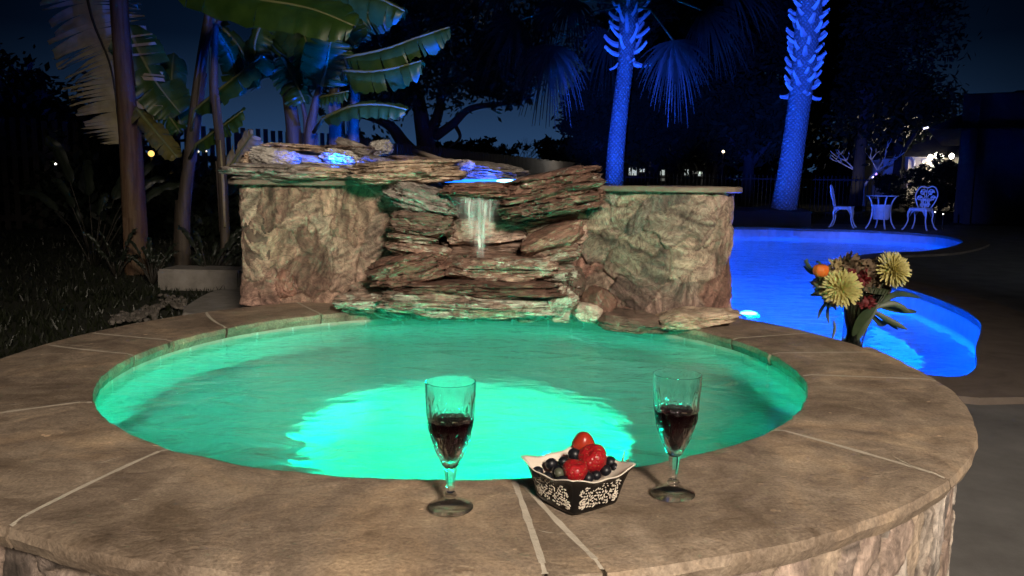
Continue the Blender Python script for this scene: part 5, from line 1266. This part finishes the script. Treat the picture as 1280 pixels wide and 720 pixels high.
for k in range(4):
    a = k*PI/2 + R(84); d = Vector((math.cos(a), math.sin(a), 0)); mb = MB()
    mb.tube(crm([tc+d*.29+Vector((0,0,.70)), tc+d*.22+Vector((0,0,.58)), tc+d*.19+Vector((0,0,.36)), tc+d*.23+Vector((0,0,.14)), tc+d*.31], 5), .017, 7); mb.build('leg', M['white_metal'], t)
mb = MB(); mb.lathe([(.21,.52),(.185,.40),(.17,.25),(.16,.20),(0,.2)], tc, 24); mb.build('lower_basket', M['white_metal'], t)

# ================================================================ HOUSES AND FAR LIGHTS
def lamp_post(px, py, Y, c, s, label, r_=.04, name='garden_lamp'):
    p = P(px, py, Y); t = thing(name, label, 'lamp', (p.x, p.y, 0), 'small far lamps')
    key = f'glow_{int(c[0]*99)}_{int(c[1]*99)}_{int(c[2]*99)}_{s}'
    if key not in M: M[key] = memit('lamp_glow', c, s)
    mb = MB(); mb.ellipsoid(p, (r_, r_, r_), 10, 6); mb.build('bulb', M[key], t)
    mb = MB(); mb.tube([(p.x, p.y, 0), (p.x, p.y, p.z-r_)], .015, 6); mb.build('pole', M['iron'], t)
    return p
W = (1, .93, .8)
lamp_post(69.5, 205, 12.0, W, 12, 'tiny white lamp far left among the dark bushes', .014)
lamp_post(197.5, 166.5, 10.5, W, 12, 'tiny white lamp behind the yellowing banana leaf', .014)
lamp_post(189, 192, 10.8, (1,.6,.15), 1.6, 'amber lamp glowing right of the thick banana stem', .042)
lamp_post(248, 189.5, 10.5, (1,.8,.5), 2, 'faint lamp between the leaning and the slim banana stems', .012)
lamp_post(258, 189, 10.5, (1,.8,.5), 1.5, 'faint lamp beside the slim banana stem', .011)
lamp_post(692, 213, 40, W, 9, 'bright lamp above the lit stretch of the far fence', .075)
p = lamp_post(904, 189.5, 25, (1,.8,.5), 6, 'warm lamp high in the dark between the palms', .04)
lamp_post(1074, 222, 33, W, 7, 'white lamp beside the pale leafless tree', .06); lamp_post(1090.5, 221, 33, (.5,.45,1), 5, 'bluish lamp right of the pale leafless tree', .05)
lamp_post(1095, 217.5, 34, (.35,.2,1), 3, 'violet lamp above the bluish lamp', .05); lamp_post(1122, 216.5, 34, (.4,.4,1), 3, 'blue white lamp left of the lit house', .08)
lamp_post(1169, 265, 17.5, W, 8, 'small path light low right of the right hand chair', .012); lamp_post(1179, 267.5, 17.2, W, 8, 'second small path light nearest the dark house', .012); lamp_post(1001, 261, 19, (1,.6,.3), 4, 'faint path light right of the leaning palm base', .012)
lamp_light('far_fence_light', 'POINT', P(715, 213, 31.5)+Vector((0,0,.4)), 70, (1,.95,.85), .05)
# far house with glowing windows behind the palm
fh = thing('far_house', 'far dark house with a row of lit windows right of the straight palm trunk', 'house', (P(830,220,52).x, 52, 0))
a = P(765, 225, 52); b_ = P(900, 225, 52)
mb = MB(); mb.box(((a.x+b_.x)/2, 54, 1.3), (b_.x-a.x+1, 3.6, 2.6)); mb.build('wall', M['dark_wall'], fh, smooth=False)
mb = MB(); xm = (a.x+b_.x)/2; w_ = (b_.x-a.x)/2+1
mb.add([(xm-w_,51.9,2.6),(xm+w_,51.9,2.6),(xm+w_,56.2,2.6),(xm-w_,56.2,2.6),(xm-w_*.7,54,3.7),(xm+w_*.7,54,3.7)], [(0,1,5,4),(2,3,4,5),(1,2,5),(3,0,4),(3,2,1,0)]); mb.build('roof', M['roof'], fh, smooth=False)
M['winlit'] = memit('lit_window', (.75,.85,.8), .55); M['windim'] = memit('dim_window', (.8,.8,.7), .12)
for (x0, y0, x1, y1, mt) in [(782,210,796,219,'winlit'),(800,211,806,215,'winlit'),(822,212,831,219,'winlit'),(820,221,831,226,'windim'),(856,212,861,219,'winlit'),(866,214,880,217,'windim'),(873,215,880,220,'winlit')]:
    c0, c1 = P(x0, y1, 52.1), P(x1, y0, 52.1); mb = MB(); mb.box(((c0.x+c1.x)/2, 52.16, (c0.z+c1.z)/2), (c1.x-c0.x, .05, c1.z-c0.z)); w = mb.build('window', M[mt], fh, smooth=False)
    mb = MB(); mb.box(((c0.x+c1.x)/2, 52.11, (c0.z+c1.z)/2), (.06, .05, c1.z-c0.z)); mb.build('frame', M['iron'], w, smooth=False)
# pale lit house
YH = 36
hs = thing('pale_house', 'pale stucco house corner lit by bright porch lamps beyond the iron fence', 'house', (P(1150,225,YH).x, YH, 0))
def hbox(name, x0, y0, x1, y1, Y, dep, mat, par): 
    c0, c1 = P(x0, y1, Y), P(x1, y0, Y); mb = MB(); mb.box(((c0.x+c1.x)/2, Y+dep/2, (c0.z+c1.z)/2), (c1.x-c0.x, dep, c1.z-c0.z)); return mb.build(name, M[mat], par, smooth=False)
c0 = P(1136, 196, YH); c1 = P(1215, 196, YH)
mb = MB(); mb.box(((c0.x+c1.x)/2, YH+2, c0.z/2), (c1.x-c0.x, 4, c0.z)); mb.build('wall', M['pale_wall'], hs, smooth=False)
c0 = P(1126, 198, YH); mb = MB(); mb.box((c0.x, YH+2.6, c0.z/2), (.5, 3, c0.z)); mb.build('wing_wall', M['pale_wall'], hs, smooth=False)
c0 = P(1118, 195, YH-.7); c1 = P(1225, 195, YH-.7); zt = c0.z
mb = MB(); mb.add([(c0.x,YH-.7,zt),(c1.x,YH-.7,zt),(c1.x,YH+5,zt),(c0.x,YH+5,zt),(c0.x+1.2,YH+2,zt+1.3),(c1.x-1.2,YH+2,zt+1.3)], [(0,1,5,4),(2,3,4,5),(1,2,5),(3,0,4),(3,2,1,0)]); mb.build('roof', M['roof'], hs, smooth=False)
mb = MB(); mb.tube([P(1140,197,YH-.1), P(1143,201,YH-.1), P(1143,226,YH-.1)], .045, 6); mb.build('downpipe', M['white_paint'], hs)
mb = MB(); mb.tube([P(1165,198,YH-.6), P(1153,200,YH-.4), P(1152,203,YH-.3), P(1163,206,YH-.2)], .05, 6); mb.build('gutter', M['white_paint'], hs)
hbox('porch_post', 1175, 196, 1180, 232, YH-.6, .25, 'white_paint', hs); hbox('door_surround', 1161, 203, 1168, 221, YH-.25, .2, 'white_paint', hs)
for (px, py) in ((1163,196.5),(1171,194),(1177,195.5),(1189.5,195),(1169,207)):
    p = P(px, py, YH-.75); M.setdefault('porchglow', memit('porch_bulb', (1,.93,.78), 14)); mb = MB(); mb.ellipsoid(p, (.1,.1,.12), 10, 6); mb.build('porch_lamp', M['porchglow'], hs)
lamp_light('porch_lamp_light', 'POINT', P(1172,198,YH-1.1), 60, (1,.86,.65), .08); lamp_light('porch_lamp_light', 'POINT', P(1188,197,YH-1.1), 50, (1,.86,.65), .08)
g = P(1081, 240, 28.6); lamp_light('yard_lamp_light', 'SPOT', (g.x-.5, 28.6, .15), 60, (1,.95,.85), .05, (g.x, 30.2, 1.9), None, R(60), .6)
lamp_light('unseen_flood_light', 'SPOT', (6.5, -3.0, 3.2), 1050, (.92,.96,1), .3, (7.0, 6.6, 0), None, R(34), .9)  # unseen lamp added to lift the grey of the far deck
# dark house at the right edge
dh = thing('dark_house', 'large unlit house with stepped roof at the right edge beside the pool', 'house', (P(1198,200,21).x, 21, 0))
x0 = P(1198, 200, 21).x
mb = MB(); mb.box((x0+7, 25, 1.65), (14, 8, 3.3)); mb.build('wall', M['dark_wall'], dh, smooth=False)
def hip(name, x0, x1, y0, y1, z0, z1, ins):
    mb = MB(); ym = (y0+y1)/2; mb.add([(x0,y0,z0),(x1,y0,z0),(x1,y1,z0),(x0,y1,z0),(x0+ins,ym,z1),(x1-ins,ym,z1)], [(0,1,5,4),(2,3,4,5),(1,2,5),(3,0,4),(3,2,1,0)]); return mb.build(name, M['roof'], dh, smooth=False)
zl = P(1198,160,20.2).z; hip('roof', P(1186,160,20.2).x, x0+15, 20.2, 29.8, zl, P(1208,118,25).z, 2.0); hip('upper_roof', P(1232,105,23).x, x0+14, 23, 28, zl+.8, P(1250,88,25.5).z, .5)
mb = MB(); mb.box((x0+.3, 20.6, 1.6), (.16, .16, 3.2)); mb.build('porch_post', M['dark_wall'], dh, smooth=False)
M['flood'] = memit('floodlight', (1,.97,.9), 2.2); p = P(1188, 158.5, 20.1); mb = MB(); mb.box(p, (.12,.06,.035), 0, 0, R(-16)); mb.build('floodlight', M['flood'], dh, smooth=False)
dh.rotation_euler = (0, 0, R(-30))
# evening planet
p = P(713, 160, 900); mb = MB(); mb.ellipsoid(p, (.75,.75,.75), 12, 8); M['star'] = memit('planet_glow', (.85,.95,1), 1.6); struct(mb.build('evening_star', M['star'], loc=p))

# ================================================================ LIGHT
def uplight(px, Y, aim, power, spot, label, off=(0,0,0)):
    p = P(px, 262, Y) + Vector(off); p.z = .44 if Y > 17 else .08
    t = thing('added_blue_spot', label, 'light', p, 'added blue spotlights'); d = (Vector(aim)-p).normalized()
    mb = MB(); mb.tube([p-Vector((0,0,.2)), p], .012, 6); mb.tube([p, p+d*.11], [.035,.042], 10); mb.build('housing', M['lampmetal'], t)
    mb = MB(); mb.tube([p+d*.105, p+d*.113], [.036,.036], 10); mb.build('lens', M['lens_blue2'], t)
    lamp_light('added_blue_spot_beam', 'SPOT', p+d*.14, power, (.0,.085,1), .03, aim, None, R(spot), .6)
def spotlamp(p, aim, power, spot, label, colr=(.02,.085,1), blend=.7):  # spotlights added out of sight, standing in for the pool's blue glow
    p = Vector(p); t = thing('added_blue_spot', label, 'light', p, 'added blue spotlights'); d = (Vector(aim)-p).normalized()
    mb = MB(); mb.tube([p-Vector((0,0,.08)), p], .012, 6); mb.tube([p, p+d*.10], [.028,.034], 10); mb.build('housing', M['lampmetal'], t)
    mb = MB(); mb.tube([p+d*.095, p+d*.103], [.029,.029], 10); mb.build('lens', M['lens_blue2'], t)
    lamp_light('added_blue_spot_beam', 'SPOT', p+d*.13, power, colr, .03, aim, None, R(spot), blend)
spotlamp((.45,4.15,.80), P(779,125,Y1), 21000, 16, 'added blue spotlight hidden behind the right wall aimed at the straight palm')
spotlamp((.62,4.15,.80), P(1006,110,Y2), 26000, 22, 'added blue spotlight hidden behind the right wall aimed at the leaning palm')
spotlamp((.76,4.1,.80), P(1100,262,17.4), 5200, 14, 'added blue spotlight hidden behind the right wall aimed at the patio chairs', (.05,.12,1))
spotlamp((-.35,4.75,.78), P(495,75,6.1), 520, 84, 'added blue spotlight hidden behind the stones on the wall aimed up at the banana leaves', (.0,.085,1))
spotlamp((1.28,3.86,.16), (.86,3.35,.62), 130, 60, 'added blue spotlight low behind the hot tub rim aimed at the right end of the wall')
lamp_light('unseen_flood_light', 'SPOT', (1.3, -2.9, 2.9), 1750, (1, .85, .69), .45, (.40, 2.45, .45), None, R(58), .85)
w = bpy.data.worlds.new('World'); sc.world = w; w.use_nodes = True; nt = w.node_tree
sky = nt.nodes.new('ShaderNodeTexSky'); sky.sky_type = 'NISHITA'; sky.sun_disc = False
sky.sun_elevation = R(-8.0); sky.sun_rotation = R(0); sky.altitude = 0; sky.air_density = 1.0; sky.dust_density = .3; sky.ozone_density = 10
bg = nt.nodes['Background']; bg.inputs['Strength'].default_value = .1; nt.links.new(sky.outputs[0], bg.inputs['Color'])
# town glow low in the night sky, strongest straight ahead
tcw = nt.nodes.new('ShaderNodeTexCoord'); sx = nt.nodes.new('ShaderNodeSeparateXYZ'); nt.links.new(tcw.outputs['Generated'], sx.inputs[0])
rz = ramp(nt, [(.021,.054,.125),(.018,.048,.115),(.0085,.023,.056),(.0022,.008,.023),(.0008,.004,.0125),(.0004,.002,.007)], [0,.05,.11,.16,.24,1]); nt.links.new(sx.outputs['Z'], rz.inputs['Fac'])
az = nt.nodes.new('ShaderNodeMapRange'); az.interpolation_type = 'SMOOTHSTEP'; az.inputs['From Min'].default_value = .80; az.inputs['From Max'].default_value = .985; az.inputs['To Min'].default_value = .22; az.inputs['To Max'].default_value = 1
nt.links.new(sx.outputs['Y'], az.inputs['Value'])
vm = nt.nodes.new('ShaderNodeVectorMath'); vm.operation = 'SCALE'; nt.links.new(rz.outputs['Color'], vm.inputs[0]); nt.links.new(az.outputs[0], vm.inputs['Scale'])
bg2 = nt.nodes.new('ShaderNodeBackground'); nt.links.new(vm.outputs[0], bg2.inputs['Color']); bg2.inputs['Strength'].default_value = 1
ad = nt.nodes.new('ShaderNodeAddShader'); nt.links.new(bg.outputs[0], ad.inputs[0]); nt.links.new(bg2.outputs[0], ad.inputs[1]); nt.links.new(ad.outputs[0], nt.nodes['World Output'].inputs['Surface'])
sun = bpy.data.lights.new('sun', 'SUN'); sun.energy = .004; sun.angle = R(.5); sun.color = (.6,.72,1); so = bpy.data.objects.new('sun', sun); col.objects.link(so); so.rotation_euler = (R(50), R(8), R(-20))
sc.view_settings.view_transform = 'Standard'; sc.view_settings.look = 'None'; sc.view_settings.exposure = 0; sc.view_settings.gamma = 1; sc.view_settings.use_curve_mapping = False
cy = sc.cycles
sc.render.engine = 'CYCLES'
cy.use_denoising = True; cy.denoiser = 'OPENIMAGEDENOISE'; cy.max_bounces = 12; cy.transmission_bounces = 10; cy.transparent_max_bounces = 24; cy.diffuse_bounces = 4; cy.glossy_bounces = 4
cy.caustics_refractive = True; cy.caustics_reflective = False; cy.sample_clamp_indirect = 60.0; cy.blur_glossy = .5
